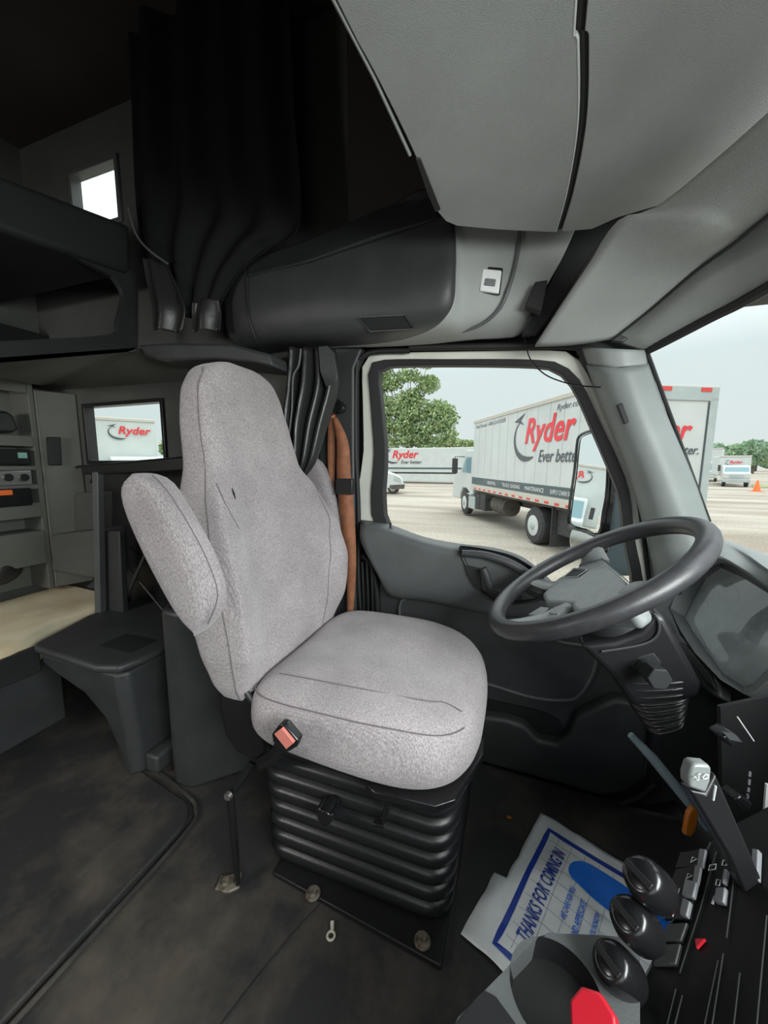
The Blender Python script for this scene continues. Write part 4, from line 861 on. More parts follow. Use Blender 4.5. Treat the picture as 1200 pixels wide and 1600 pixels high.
# cluster facing the driver
CN = V((-.86, -.20, .47)).normalized(); CP = V((.50, 1.10, .80))
def cp(x, y, d=0): return PL(x, y, CP+CN*d, CN)
hood = [(1098, 838), (1126, 841), (1162, 858), (1202, 886), (1260, 925)]
hood2 = [(1080, 885), (1118, 868), (1160, 888), (1202, 918), (1260, 955)]
ht = [W(*p, 'Z', .925) for p in hood]; hb = [cp(*p, .045) for p in hood2]
hm = [a.lerp(b_, .5)+V((0, 0, .004)) for a, b_ in zip(ht, hb)]
mk('cluster_hood', gridm(interp_rows([[p+V((.14, .0, -.05)) for p in ht], ht, hm, hb, [p+V((.02, 0, -.02)) for p in hb]], 4, 4)), 'pillar_plastic', da, solid=.006)  # lighter plastic stands for sky light on the hood top
bo_ = [(1118, 868), (1160, 888), (1202, 918), (1250, 948), (1250, 1060), (1202, 1060), (1180, 1080), (1165, 1086), (1125, 1062), (1085, 1020), (1062, 985), (1046, 950), (1056, 925), (1075, 900)]
bi_ = [(1120, 884), (1160, 902), (1202, 928), (1240, 950), (1240, 1030), (1202, 1042), (1178, 1068), (1163, 1074), (1130, 1052), (1100, 1012), (1082, 985), (1070, 965), (1085, 935), (1103, 905)]
mk('cluster_bezel', ring_prism([cp(*p, .03) for p in bo_], [cp(*p, -.01) for p in bi_], -CN*.05), 'mid_plastic', da, bevel=.003)
mk('cluster_glass', ([cp(*p, -.008) for p in bi_], [tuple(range(len(bi_)))]), 'cluster_glass', da, smooth=False)
mk('cluster_face', prism([cp(*p, -.03) for p in bi_], -CN*.01), 'lcd', da)
for gx, gy, gr in ((1190, 965, .055), (1130, 935, .04), (1150, 1005, .035)):
    p = cp(gx, gy, -.028); u = CN.cross(V((0, 0, 1))).normalized(); v_ = CN.cross(u)
    mk('gauge', tube([p+u*gr*math.cos(q)+v_*gr*math.sin(q) for q in frange(0, 2*pi*39/40, 40)], .0018, 6, True), 'edge_grey', da)
mk('dash_side_panel', prism([cp(*p, .02) for p in [(1005, 945), (1046, 900), (1075, 898), (1046, 950), (1062, 990), (1125, 1068), (1125, 1090), (1100, 1080), (1035, 985)]], -CN*.03), 'dark_plastic', da, bevel=.006)
mk('dash_slot', prism([cp(*p, .026) for p in [(1056, 1000), (1070, 1005), (1110, 1055), (1118, 1078), (1100, 1062)]], -CN*.01), 'seal_rubber', da, bevel=.002)
mk('dash_vent', tube([cp(*p, .024) for p in [(1052, 922), (1062, 928), (1072, 912)]], .003, 6), 'black_plastic', da)
mk('chrome_strip', tube([cp(*p, .03) for p in [(1016, 953), (1025, 955), (1046, 978), (1042, 982), (1028, 968)]], .002, 6), 'silver_paint', da)

# ---- centre stack (angled toward the driver)
cs = thing('centre_stack', 'black centre control stack with knobs and rocker switches angled toward the driver', 'control stack', (.30, .45, .3))
SNn = V((-.72, .02, .69)).normalized(); SP = D(1050, 1430, .50)
def sp2(x, y, d=0): return PL(x, y, SP+SNn*d, SNn)
mk('panel_body', prism([sp2(*p) for p in [(1108, 1310), (1135, 1290), (1215, 1250), (1240, 1620), (960, 1620), (995, 1545)]], V((.30, .05, -.16))), 'deep_black', cs, bevel=.004)
mk('panel_edge', tube([sp2(*p, .003) for p in [(1110, 1316), (1060, 1420), (995, 1553)]], .0008, 6), 'edge_grey', cs)
mk('panel_edge', tube([sp2(*p, .003) for p in [(1119, 1330), (1094, 1420), (1062, 1520)]], .0007, 6), 'edge_grey', cs)
mk('panel_edge', tube([sp2(*p, .003) for p in [(1146, 1375), (1141, 1420), (1135, 1465)]], .0008, 6), 'edge_grey', cs)
for q in (((1056, 1545), (1040, 1610)), ((1066, 1555), (1052, 1610)), ((1122, 1500), (1100, 1605)), ((1130, 1490), (1112, 1605)), ((1156, 1520), (1146, 1605)), ((1198, 1430), (1182, 1605))):
    mk('panel_edge', tube([sp2(*q[0], .002), sp2(*q[1], .002)], .0007, 6), 'edge_grey', cs)
# knobs
for kx, ky, ex_, ey_ in ((1020, 1386, 999, 1367), (1000, 1451, 978, 1430), (974, 1524, 951, 1501)):
    a = D(kx+6, ky+5, .466); b_ = D(ex_, ey_, .450)
    kb = mk('control_knob', cyl(a, b_, .02, prof=[(-.5, .015), (0, .016), (.02, .0235), (.12, .0245), (.7, .0235), (.93, .020), (1.0, .015)], n=32), 'gloss_black', cs)
    d_ = (b_-a).normalized(); u = d_.cross(V((0, 0, 1))).normalized(); v_ = d_.cross(u)
    mk('knob_grip', obox(b_+d_*.001, u*.016, v_*.0035, d_*.004), 'black_plastic', kb, bevel=.001)
    mk('knob_mark', tube([b_+d_*.002+(u*math.cos(q)+v_*math.sin(q))*.014 for q in frange(.5, 2.6, 10)], .0006, 6), 'edge_grey', kb)
# switches column 1
for qx, qy in ((1086, 1345), (1079, 1371)):
    s_ = mk('rocker_switch', prism([sp2(qx-28, qy+14), sp2(qx-20, qy-10), sp2(qx+20, qy-16), sp2(qx+15, qy+12)], SNn*.004), 'black_plastic', cs, bevel=.001)
    mk('paddle', prism([sp2(qx+6, qy+12, .004), sp2(qx+10, qy-16, .004), sp2(qx+20, qy-14, .004), sp2(qx+15, qy+14, .004)], SNn*.004), 'button_grey', s_, bevel=.001)
    mk('marking', tube([sp2(qx-7, qy+2, .005), sp2(qx-4, qy-6, .005), sp2(qx+3, qy-3, .005)], .0006, 6, True), 'white_mark', s_)
for qx, qy, w_ in ((1080, 1394, 20), (1073, 1424, 14)):
    s_ = mk('rocker_switch', prism([sp2(qx-32, qy+16), sp2(qx-25, qy-12), sp2(qx+14, qy-18), sp2(qx+8, qy+16)], SNn*.004), 'black_plastic', cs, bevel=.001)
    mk('paddle', prism([sp2(qx-w_/2, qy+10, .004), sp2(qx-w_/2+5, qy-16, .004), sp2(qx+w_/2+4, qy-10, .004), sp2(qx+w_/2-2, qy+14, .004)], SNn*.006), 'button_grey', s_, bevel=.0015)
    mk('marking', tube([sp2(qx-22, qy+8, .005), sp2(qx-18, qy-6, .005)], .0006, 6), 'white_mark', s_)
for (a, b_, c_, d_) in (((1046, 1448), (1078, 1446), (1068, 1475), (1036, 1476)), ((1034, 1480), (1068, 1479), (1060, 1512), (1024, 1512))):
    mk('blank_switch', prism([sp2(*q) for q in (a, b_, c_, d_)], SNn*.005), 'dark_plastic', cs, bevel=.0015)
# column 2
for pts, mm_ in (([(1125, 1393), (1140, 1393), (1137, 1418), (1121, 1414)], 'button_grey'), ([(1137, 1364), (1142, 1364), (1138, 1386), (1133, 1386)], 'button_grey'), ([(1181, 1332), (1192, 1334), (1190, 1382), (1180, 1376)], 'button_grey')):
    s_ = mk('rocker_switch', prism([sp2(*q, .001) for q in pts], SNn*.007), mm_, cs, bevel=.0015)
for pts in ([(1107, 1360), (1109, 1352), (1119, 1350), (1118, 1358)], [(1128, 1352), (1130, 1344), (1136, 1344), (1135, 1352)], [(1118, 1383), (1120, 1374), (1126, 1375), (1124, 1384)], [(1112, 1412), (1116, 1400), (1118, 1400), (1114, 1413)]):
    mk('marking', tube([sp2(*q, .003) for q in pts], .0006, 6, True), 'white_mark', cs)
mk('red_button', prism([sp2(*q, .001) for q in [(1089, 1470), (1104, 1470), (1091, 1484)]], SNn*.003), 'red_plastic', cs)
# amber lock tab below column
tag(mk('amber_tab', prism([D(1076, 1272, .80), D(1084, 1262, .80), D(1094, 1270, .80), D(1088, 1300, .80), D(1082, 1309, .80), D(1070, 1306, .80)], FW*.012), 'amber', bevel=.004), 'amber orange plastic tab hanging below the dashboard beside the lever', 'tab')
# upper right heater controls
hc = thing('lower_dash_controls', 'small black slide controls at the right edge of the dashboard', 'controls', D(1160, 1200, .62))
for pts in ([(1128, 1152), (1146, 1144), (1160, 1156), (1146, 1170)], [(1148, 1250), (1158, 1243), (1178, 1256), (1170, 1272)]):
    mk('slide_knob', prism([D(*q, .60) for q in pts], FW*.03), 'gloss_black', hc, bevel=.004)
mk('slide_face', prism([D(*q, .598) for q in [(1130, 1144), (1150, 1148), (1160, 1160), (1140, 1156)]], FW*.004), 'dark_plastic', hc)
for q in ((1172, 1206, 1171, 1213), (1171, 1218, 1170, 1226), (1170, 1231, 1169, 1237), (1168, 1241, 1168, 1247)):
    mk('indicator', tube([D(q[0], q[1], .62), D(q[2], q[3], .62)], .0018, 6), 'button_grey', hc)
mk('slot_line', tube([D(1152, 1120, .63), D(1178, 1158, .63)], .001, 6), 'silver_paint', hc)
mk('slot_line', tube([D(1199, 1225, .60), D(1194, 1290, .60)], .003, 6), 'silver_paint', hc)
mk('control_plate', prism([D(*q, .66) for q in [(1126, 1105), (1220, 1085), (1220, 1340), (1130, 1290)]], FW*.008), 'deep_black', hc)
# ---- trailer hand brake lever
hb_ = thing('hand_brake_lever', 'black hand lever with a silver tip rising in front of the dashboard', 'lever', D(1170, 1390, .47))
T0 = D(1100, 1222, .40); T1 = D(1182, 1400, .47)
def dq(pts, dep): return [D(*q, dep_) for q, dep_ in zip(pts, dep)]
lv = dq([(1078, 1236), (1102, 1240), (1119, 1210), (1200, 1395), (1170, 1410), (1140, 1340)], [.40, .40, .402, .47, .47, .44])
mk('lever_arm', prism(lv, FW*.016), 'black_plastic', hb_, bevel=.003)
tpx = [(1082, 1197), (1088, 1194), (1108, 1196), (1113, 1200), (1111, 1222), (1104, 1240), (1077, 1231), (1077, 1214)]
mk('lever_tip', prism(dq(tpx, [.398]*8), FW*.014), 'tip_grey', hb_, bevel=.003)
mk('tip_mark', join(tube(dq([(1098, 1215), (1102, 1210), (1107, 1211), (1106, 1216), (1100, 1217)], [.3955]*5), .0005, 6, True), tube(dq([(1095, 1209), (1092, 1210), (1092, 1218), (1089, 1219)], [.3955]*4), .0005, 6), tube(dq([(1084, 1216), (1086, 1213), (1088, 1216)], [.3955]*3), .0005, 6)), 'white_mark', hb_)
mk('side_glint', tube(dq([(1118, 1228), (1114, 1250)], [.403, .405]), .0012, 6), 'silver_paint', hb_)
# ---- cup holder console
ch = thing('cup_holder', 'grey moulded console tray with a round cup well, at the bottom of the frame', 'cup holder', (.05, .43, .40))
ZT = .53
outer = ppoly([(700, 1605), (730, 1575), (826, 1478), (838, 1464), (860, 1458), (965, 1462), (1000, 1480), (1000, 1620), (930, 1640), (700, 1640)], 'Z', ZT)
cw = W(868, 1548, 'Z', ZT); rad = .052
circ = [cw+V((rad*math.cos(q), rad*math.sin(q), 0)) for q in frange(0, 2*pi*47/48, 48)]
ou = align(circ, resample(outer, 48))
def dirn(P): return 1
# orientation match
a0 = sum((ou[i]-cw).cross(ou[(i+1) % 48]-cw).z for i in range(48))
if a0 < 0: ou = [ou[0]]+ou[:0:-1]
# angular matching: cast from the centre
def cast(poly, c_, ang):
    d = V((math.cos(ang), math.sin(ang))); best = None
    for i in range(len(poly)):
        a = poly[i]-c_; b_ = poly[(i+1) % len(poly)]-c_; e_ = b_-a; den = d.x*e_.y-d.y*e_.x
        if abs(den) < 1e-9: continue
        t = (a.x*e_.y-a.y*e_.x)/den; s_ = (a.x*d.y-a.y*d.x)/den
        if t > 0 and -1e-6 <= s_ <= 1+1e-6 and (best is None or t > best): best = t
    return c_+V((d.x, d.y, 0))*best
ou = [cast(outer, cw, q) for q in frange(0, 2*pi*47/48, 48)]
mk('tray_top', ring_prism(ou, circ, (0, 0, -.03)), 'mid_plastic', ch, bevel=.004)
mk('tray_skirt', prism([p+V((0, 0, -.031)) for p in outer], (0, 0, -.49)), 'charcoal_plastic', ch, bevel=.01)
mk('cup_well', loft([[p.copy() for p in circ], [cw+V(((rad-.004)*math.cos(q), (rad-.004)*math.sin(q), -.0295)) for q in frange(0, 2*pi*47/48, 48)]], cap=False), 'gloss_black', ch)
mk('well_floor', prism([cw+V(((rad+.002)*math.cos(q), (rad+.002)*math.sin(q), -.030)) for q in frange(0, 2*pi*31/32, 32)], (0, 0, .001)), 'seal_rubber', ch)
mk('side_bin', prism([p+V((0, 0, .001)) for p in ppoly([(712, 1605), (745, 1560), (757, 1550), (775, 1560), (808, 1605)], 'Z', ZT)], (0, 0, .002)), 'black_plastic', ch, bevel=.001)
# red brake knob
rk = thing('air_brake_knob', 'red octagonal air brake knob beside the cup well', 'knob', D(930, 1590, .40))
kc = D(925, 1595, .385); kd = V((-.45, -.35, .82)).normalized(); ku = kd.cross(V((0, 0, 1))).normalized(); kv = kd.cross(ku)
kr = [kc+ku*.024*math.cos(q)+kv*.024*math.sin(q) for q in frange(.39, .39+2*pi*7/8, 8)]
mk('knob_face', prism(kr, -kd*.014), 'red_plastic', rk, bevel=.003)
mk('knob_stem', cyl(kc-kd*.012, kc-kd*.05, .012), 'red_plastic', rk)
for i_, s_ in enumerate(('PULL', 'TO PARK', 'PUSH')):
    mk('lettering', text_geo(s_, kc+kv*(.010-.009*i_)*-1-ku*.012, ku, -kv, .024, .005, 0, .01, .0008), 'white_mark', rk, smooth=False)

# =================================================================== PAPER FLOOR MAT
pm = thing('paper_floor_mat', 'crumpled white paper floor mat with blue shoe prints and thank you lettering', 'paper mat', (.15, 1.0, .003))
ZP = .012
cTL = W(845, 1268, 'Z', ZP); cTR = W(1062, 1362, 'Z', ZP); cBL = W(737, 1472, 'Z', ZP); 
# local frame: u along the lettering (bottom-left to top-left), v toward the shoe prints
eu = (cTL-cBL); Lu = eu.length; eu.normalize(); ev = eu.cross(V((0, 0, 1))).normalized()
if (cTR-cTL).dot(ev) < 0: ev = -ev
def pz(u, v):
    return .008+.006*noise.noise(V((u*9, v*9, 3)))+.004*abs(noise.noise(V((u*22, v*22, 1))))+.010*math.exp(-((u-.33*Lu-.1)**2)*150)*abs(math.sin(v*14))
def pq(u, v, d=0): 
    p = cBL+eu*u+ev*v; return V((p.x, p.y, pz(u, v)+d))
us = frange(0, Lu, 46); vv = frange(0, .50, 46)
def edge(u, v): return pq(u+.006*noise.noise(V((v*12, 5, 0))), v+(.03 if u < Lu*.42 else .0)*(-1 if v < .01 else 0)+.004*noise.noise(V((u*20, 9, 0))))
mk('sheet', gridm([[edge(u, v) for v in vv] for u in us]), 'paper_white', pm, solid=.0006)
def onmat(pts, d=.0012, sub_=8, closed=True):
    P = []
    n = len(pts)
    for i in range(n if closed else n-1):
        a = pts[i]; b_ = pts[(i+1) % n]
        for j in range(sub_): t = j/sub_; P.append((a[0]+(b_[0]-a[0])*t, a[1]+(b_[1]-a[1])*t))
    if not closed: P.append(pts[-1])
    return P
def strip(pts, wd, d=.0014):
    P = onmat(pts, sub_=14, closed=False); L = []; R = []
    for i, p in enumerate(P):
        a = P[max(i-1, 0)]; b_ = P[min(i+1, len(P)-1)]; dx = b_[0]-a[0]; dy = b_[1]-a[1]; l_ = math.hypot(dx, dy)+1e-9
        nx, ny = -dy/l_*wd/2, dx/l_*wd/2
        L.append(pq(p[0]+nx, p[1]+ny, d)); R.append(pq(p[0]-nx, p[1]-ny, d))
    return gridm([L, R])
mg = .042
mk('border', strip([(.035, .50), (.035, mg), (Lu-.045, mg), (Lu-.045, .50)], .014), 'paper_navy', pm, smooth=False)
gl = [strip([(.05, v), (Lu-.055, v)], .0012, .0011) for v in frange(.075, .48, 12)]+[strip([(u, .055), (u, .49)], .0012, .0011) for u in frange(.07, Lu-.075, 9)]
mk('grid_lines', join(*gl), 'grid_ink', pm, smooth=False)
def blob(pts):
    P = smoothpath([V((a, b_, 0)) for a, b_ in pts], 8, True); c_ = sum(P, V())/len(P); rg = []
    for k_ in frange(0.02, 1, 10): rg.append([pq(c_.x+(p.x-c_.x)*k_, c_.y+(p.y-c_.y)*k_, .0016) for p in P])
    return loft(rg, cap=False)
hu = Lu
mk('shoe_print', blob([(hu*.70, .125), (hu*.80, .13), (hu*.845, .17), (hu*.84, .26), (hu*.80, .36), (hu*.82, .45), (hu*.74, .49), (hu*.66, .44), (hu*.66, .34), (hu*.63, .25), (hu*.655, .16)]), 'paper_blue', pm)
mk('shoe_print', blob([(hu*.20, .125), (hu*.30, .13), (hu*.345, .17), (hu*.34, .26), (hu*.30, .36), (hu*.32, .45), (hu*.24, .49), (hu*.16, .44), (hu*.16, .34), (hu*.13, .25), (hu*.155, .16)]), 'paper_blue', pm)
def mtext(s_, u0, v0, lw_, lh):
    vs, fs = text_geo(s_, (0, 0, 0), (1, 0, 0), (0, 1, 0), lw_, lh, .25, .02, 0)
    return [pq(u0+v.x, v0-v.y, .0018) for v in vs], fs
mk('lettering', mtext('THANKS FOR COMING IN', hu*.19, .105, hu*.62, .034), 'paper_navy', pm, smooth=False)
for s_, u0, v0, l_ in (('WE CARE FOR YOU', .42, .155, .20), ('AND APPRECIATE', .37, .185, .22), ('WE DO, YOU KNOW', .34, .22, .24)):
    mk('lettering', mtext(s_, hu*u0, v0, hu*l_, .014), 'paper_blue', pm, smooth=False)
tag(mk('crumb', ell(W(795, 1277, 'Z', .005), (.009, .006, .004), 8, 5), 'amber'), 'small brown dry scrap on the dark floor near the paper mat', 'debris')

# =================================================================== OUTSIDE
# door mirror
mi = thing('door_mirror', 'tall door mirror with black housing outside the driver window', 'mirror', W(915, 850, 'Y', 1.75))
mc = W(918, 760, 'Y', 1.75)
vd = (mc-CAM).normalized(); tgt = V((-16.9, 12.0, 2.1)); rd = (tgt-mc).normalized(); MN = (rd-vd).normalized()
def mp_(x, y, d=0): return PL(x, y, mc+MN*d, MN)
mg_ = smoothpath([mp_(*p) for p in [(904, 700), (908, 685), (925, 677), (946, 674), (946, 760), (940, 800), (934, 832), (915, 826), (892, 817), (893, 790), (900, 740)]], 3, True)
mk('mirror_glass', (mg_, [tuple(range(len(mg_)))]), 'mirror_silver', mi, smooth=False)
mo = smoothpath([mp_(*p, .004) for p in [(901, 700), (905, 682), (923, 673), (948, 670), (949, 760), (943, 800), (937, 837), (914, 830), (889, 821), (890, 790), (897, 740)]], 3, True)
mk('mirror_rim', tube(mo, .006, 8, True), 'gloss_black', mi)
mk('mirror_shell', prism([p-MN*.006 for p in mo], -MN*.035), 'gloss_black', mi, bevel=.01)
mk('housing_flank', prism([W(*p, 'Y', 1.66) for p in [(950, 700), (965, 720), (1000, 780), (1000, 900), (938, 900), (942, 820), (949, 760)]], (.05, .05, 0)), 'housing_blue', mi, bevel=.006)
mk('mirror_arm', join(tube([W(930, 870, 'Y', 1.72), W(960, 900, 'Y', 1.60), W(985, 930, 'Y', 1.47)], .012, 8)), 'gloss_black', mi)
lw2 = smoothpath([mp_(*p) for p in [(896, 824), (915, 830), (934, 838), (934, 862), (920, 872), (893, 860), (889, 840)]], 3, True)
mk('convex_mirror', prism(lw2, -MN*.05), 'chrome', mi, bevel=.01)

# generic wheel
def wheel(parent, c, ax, r, wd, name='wheel'):
    c = V(c); ax = V(ax).normalized()
    t_ = mk(name, cyl(c, c-ax*wd, r, prof=[(0, r*.60), (.02, r*.90), (.12, r), (.88, r), (1, r*.9)], n=36), 'tyre', parent)
    mk('rim', cyl(c+ax*.01, c-ax*.05, r, prof=[(0, r*.50), (.15, r*.56), (1, r*.60)], n=32), 'truck_white', t_)
    mk('hub', cyl(c+ax*.05, c, r*.2, prof=[(0, r*.12), (.3, r*.2), (1, r*.26)], n=20), 'truck_grey', t_)
    return t_
# the large box truck seen through the door window
TP = V((1.445, 8.714, ZG)); TH = V((-.4423, .8968, .007)); TL_ = V((-.8968, -.4424, .008)); TU = V((.0103, -.0027, .99994))
def T(s, l, u): return TP+TH*s+TL_*l+TU*u
def tbox(s0, s1, l0, l1, u0, u1): return obox(T((s0+s1)/2, (l0+l1)/2, (u0+u1)/2), TH*(s1-s0)/2, TL_*(l1-l0)/2, TU*(u1-u0)/2)
bt = thing('box_truck', 'large white rental box truck seen through the driver door window', 'truck', T(4, -1.3, 0))
HB = 3.744; BL_ = 7.23
mk('cargo_box', tbox(0, BL_, -2.55, 0, 1.30, HB), 'truck_white', bt, bevel=.05)
mk('top_rail', join(tbox(-.02, BL_+.02, -.05, .025, HB-.09, HB+.02), tbox(-.03, .03, -2.57, .02, HB-.16, HB+.02)), 'rail_cream', bt, bevel=.01)
for s_ in frange(.05, BL_-.05, 13)[1:-1]: mk('panel_joint', tbox(s_-.008, s_+.008, -.001, .004, 1.66, HB-.09), 'truck_grey', bt, smooth=False)
mk('side_band', tbox(.02, BL_-.02, -.01, .012, 1.36, 1.62), 'truck_band', bt, smooth=False)
mk('lower_rail', tbox(0, BL_, -.05, .02, 1.14, 1.33), 'rail_cream', bt, bevel=.01)
for k_ in range(15): mk('reflector', tbox(.25+k_*.46, .25+k_*.46+.20, 0, .025, 1.17, 1.23), 'tape_red', bt, smooth=False)
for s0, s1, tx in ((5.6, 4.9, 'RENTAL'), (4.4, 3.2, 'TRUCK LEASING'), (2.9, 1.9, 'MAINTENANCE'), (1.6, .3, 'SUPPLY CHAIN SOLUTIONS')):
    text('band_lettering', tx, 'white_mark', bt, T(s0, .014, 1.43), -TH, TU, s0-s1, .11)
logo(bt, T(3.05, .002, 2.70), -TH, TU, 2.3, True, 1.08)
text('small_lettering', 'Truck Rentals 1-800-GO-RYDER', 'logo_dark', bt, T(7.0, .004, 3.45), -TH, TU, 2.6, .12, shear=.25)
text('small_lettering', 'Ryder.com', 'logo_dark', bt, T(1.55, .004, 3.38), -TH, TU, 1.0, .18, shear=.25)
# rear door and lettering
mk('rear_frame', join(tbox(-.04, .02, -2.56, -2.38, 1.1, HB), tbox(-.04, .02, -.18, .01, 1.1, HB), tbox(-.04, .02, -2.56, .01, HB-.28, HB)), 'truck_grey', bt, bevel=.01)
mk('roll_door', tbox(-.015, .01, -2.38, -.18, 1.25, HB-.28), 'truck_white', bt, smooth=False)
mk('door_edge', tbox(-.03, -.01, -2.40, -2.35, 1.25, HB-.30), 'logo_dark', bt, smooth=False)
logo(bt, T(-.02, -.55, 2.68), -TL_, TU, 1.5, True, 1.0)
text('small_lettering', 'Ryder.com', 'logo_dark', bt, T(-.02, -1.2, 2.0), -TL_, TU, .9, .12, shear=.25)
for l_ in (-1.35, -2.25): mk('marker_light', tbox(-.05, -.03, l_-.12, l_+.12, HB-.10, HB-.02), 'tape_red', bt, smooth=False)
mk('chassis_rail', join(tbox(-.1, 9.8, -.95, -.80, .75, 1.12), tbox(-.1, 9.8, -1.75, -1.60, .75, 1.12), tbox(.2, 7.0, -2.4, -.1, 1.06, 1.14)), 'chassis', bt, smooth=False)
mk('fuel_tank', cyl(T(4.6, -.45, .72), T(5.7, -.45, .72), .30), 'chassis', bt)
mk('battery_box', join(tbox(6.0, 6.5, -.55, -.08, .42, 1.05), tbox(6.6, 7.2, -.5, -.1, .40, 1.0)), 'tyre', bt, bevel=.03)
mk('mud_flap', join(tbox(1.50, 1.53, -.62, -.02, .12, 1.10)), 'tyre', bt, smooth=False)
mk('rear_underbody', tbox(.3, 1.45, -2.3, -.15, .45, 1.1), 'tyre', bt, smooth=False)
wheel(bt, T(2.42, -.03, .50), TL_, .50, .55); wheel(bt, T(2.42, -2.52, .50), -TL_, .50, .55)
wheel(bt, T(8.34, -.10, .50), TL_, .50, .28); wheel(bt, T(8.34, -2.42, .50), -TL_, .50, .28)
cabp = [(7.35, .75), (7.35, 2.55), (7.55, 2.70), (8.35, 2.68), (8.95, 1.85), (9.9, 1.62), (10.1, 1.2), (10.1, .6), (8.95, .6), (8.90, .85), (8.65, 1.10), (8.15, 1.12), (7.80, .95), (7.75, .60), (7.35, .6)]
mk('cab_body', prism([T(s_, -.10, u) for s_, u in cabp], -TL_*2.3), 'truck_white', bt, bevel=.05)
mk('cab_window', prism([T(s_, -.085, u) for s_, u in [(7.65, 1.75), (7.65, 2.40), (8.25, 2.40), (8.75, 1.80)]], -TL_*.02), 'blue_glass', bt)
mk('step_tank', join(tbox(7.0, 7.7, -.55, -.05, .35, .85), tbox(7.3, 7.75, -.3, .0, .9, .95)), 'truck_grey', bt, bevel=.04)
mk('side_mirror', join(tbox(8.72, 8.80, .12, .35, 1.75, 2.35), tube([T(8.5, -.1, 2.42), T(8.76, .24, 2.42), T(8.76, .24, 1.70)], .02)), 'tyre', bt, bevel=.01)
# long trailer far behind
ft = thing('semi_trailer', 'long white trailer parked crosswise far behind the box truck', 'trailer', (-9, 42, ZG))
ta = V((-24, 42.8, 0)); tb = V((2.0, 41.5, 0)); tx_ = (tb-ta).normalized(); tn = V((tx_.y, -tx_.x, 0))
def FT(s, l, u): return ta+tx_*s-tn*l+V((0, 0, ZG+u))
def ftb(s0, s1, l0, l1, u0, u1): return obox(FT((s0+s1)/2, (l0+l1)/2, (u0+u1)/2), tx_*(s1-s0)/2, tn*(l1-l0)/2, V((0, 0, (u1-u0)/2)))
LT = (tb-ta).length
mk('trailer_body', ftb(0, LT, 0, 2.5, 1.25, 4.0), 'truck_white', ft, bevel=.05)
mk('dark_stripe', ftb(0, LT, -.02, .01, 1.62, 1.80), 'truck_band', ft, smooth=False)
mk('side_skirt', ftb(10.6, LT, -.0, .03, .25, 1.1), 'truck_white', ft, smooth=False)
mk('underframe', ftb(0, LT, .3, 2.2, .9, 1.25), 'chassis', ft, smooth=False)
for s_ in (7.0, 8.3, 9.6): wheel(ft, FT(s_, .02, .5), tn, .5, .5)
a = PL(613, 716, FT(0, -.02, 0), tn); b_ = PL(654, 716, FT(0, -.02, 0), tn)
logo(ft, a, tx_, (0, 0, 1), (b_-a).length, True, 1.0)
# hood of a white truck at the left of the door window
pt = thing('parked_truck', 'white truck nose with grille entering at the left of the door window', 'truck', W(605, 770, 'Y', 27))
YT = 26.0
def q6(x, y): return W(x, y, 'Y', YT)
mk('truck_hood', prism([q6(*p) for p in [(560, 725), (596, 730), (604, 737), (620, 742), (628, 748), (631, 758), (626, 764), (616, 765), (610, 762), (604, 764), (600, 770), (560, 772)]], (-.6, 2.0, 0)), 'truck_white', pt, bevel=.08)
mk('grille', prism([W(*p, 'Y', YT-.03) for p in [(616, 743), (626, 747), (626, 753), (615, 751)]], (0, .05, 0)), 'truck_grey', pt, smooth=False)
mk('bumper', prism([W(*p, 'Y', YT-.1) for p in [(608, 758), (631, 757), (630, 764), (610, 764)]], (0, .3, 0)), 'chassis', pt, bevel=.03)
p = q6(613, 765); p.z = ZG+.45; wheel(pt, p+V((0, .1, 0)), (0, -1, 0), .42, .3)
mk('windshield', prism([W(*p_, 'Y', YT-.05) for p_ in [(560, 715), (598, 716), (606, 731), (560, 731)]], (0, .1, 0)), 'blue_glass', pt)
# trees
def leaf_cloud(lobes, n, sz):
    vs = []; fs = []
    tot = sum(l[1][0]*l[1][1]*l[1][2] for l in lobes)
    for c_, r_ in lobes:
        k_ = int(n*r_[0]*r_[1]*r_[2]/tot)
        for _ in range(k_):
            d = V((random.gauss(0, 1), random.gauss(0, 1), random.gauss(0, 1))).normalized()*random.random()**.55*1.1
            p = V(c_)+V((d.x*r_[0], d.y*r_[1], d.z*r_[2])); a = V((random.gauss(0, 1), random.gauss(0, 1), random.gauss(0, 1))).normalized(); b_ = a.cross(V((random.random(), random.random(), random.random()))).normalized()
            s_ = sz*random.uniform(.6, 1.4); i = len(vs)
            vs += [p-a*s_, p+b_*s_*.6, p+a*s_, p-b_*s_*.6]; fs.append((i, i+1, i+2, i+3))
    return vs, fs
def tree(px_lobes, Y, base_px, label, n=9000, sz=.22, trunk=.3, group=None, m='leaf'):
    lob = []
    for (x, y, rx, ry) in px_lobes:
        c_ = W(x, y, 'Y', Y); rr = (W(x+rx, y, 'Y', Y)-c_).length; rz = abs(W(x, y-ry, 'Y', Y).z-c_.z); lob.append(((c_.x, c_.y, c_.z), (rr, rr*.8, rz)))
    bx = W(base_px[0], base_px[1], 'Y', Y); root = V((bx.x, Y, ZG))
    t_ = thing('tree', label, 'tree', root, group)
    g = [tube([root, V((bx.x, Y, bx.z))], [trunk, trunk*.5], 8)]
    for c_, r_ in lob: g.append(tube([root.lerp(V((bx.x, Y, bx.z)), .5), V(c_)], [trunk*.22, trunk*.08], 6))
    mk('trunk', join(*g), 'bark', t_)
    mk('foliage', leaf_cloud(lob, n, sz), m, t_, smooth=False, kind=None)
    return t_
rt = random.Random(5)
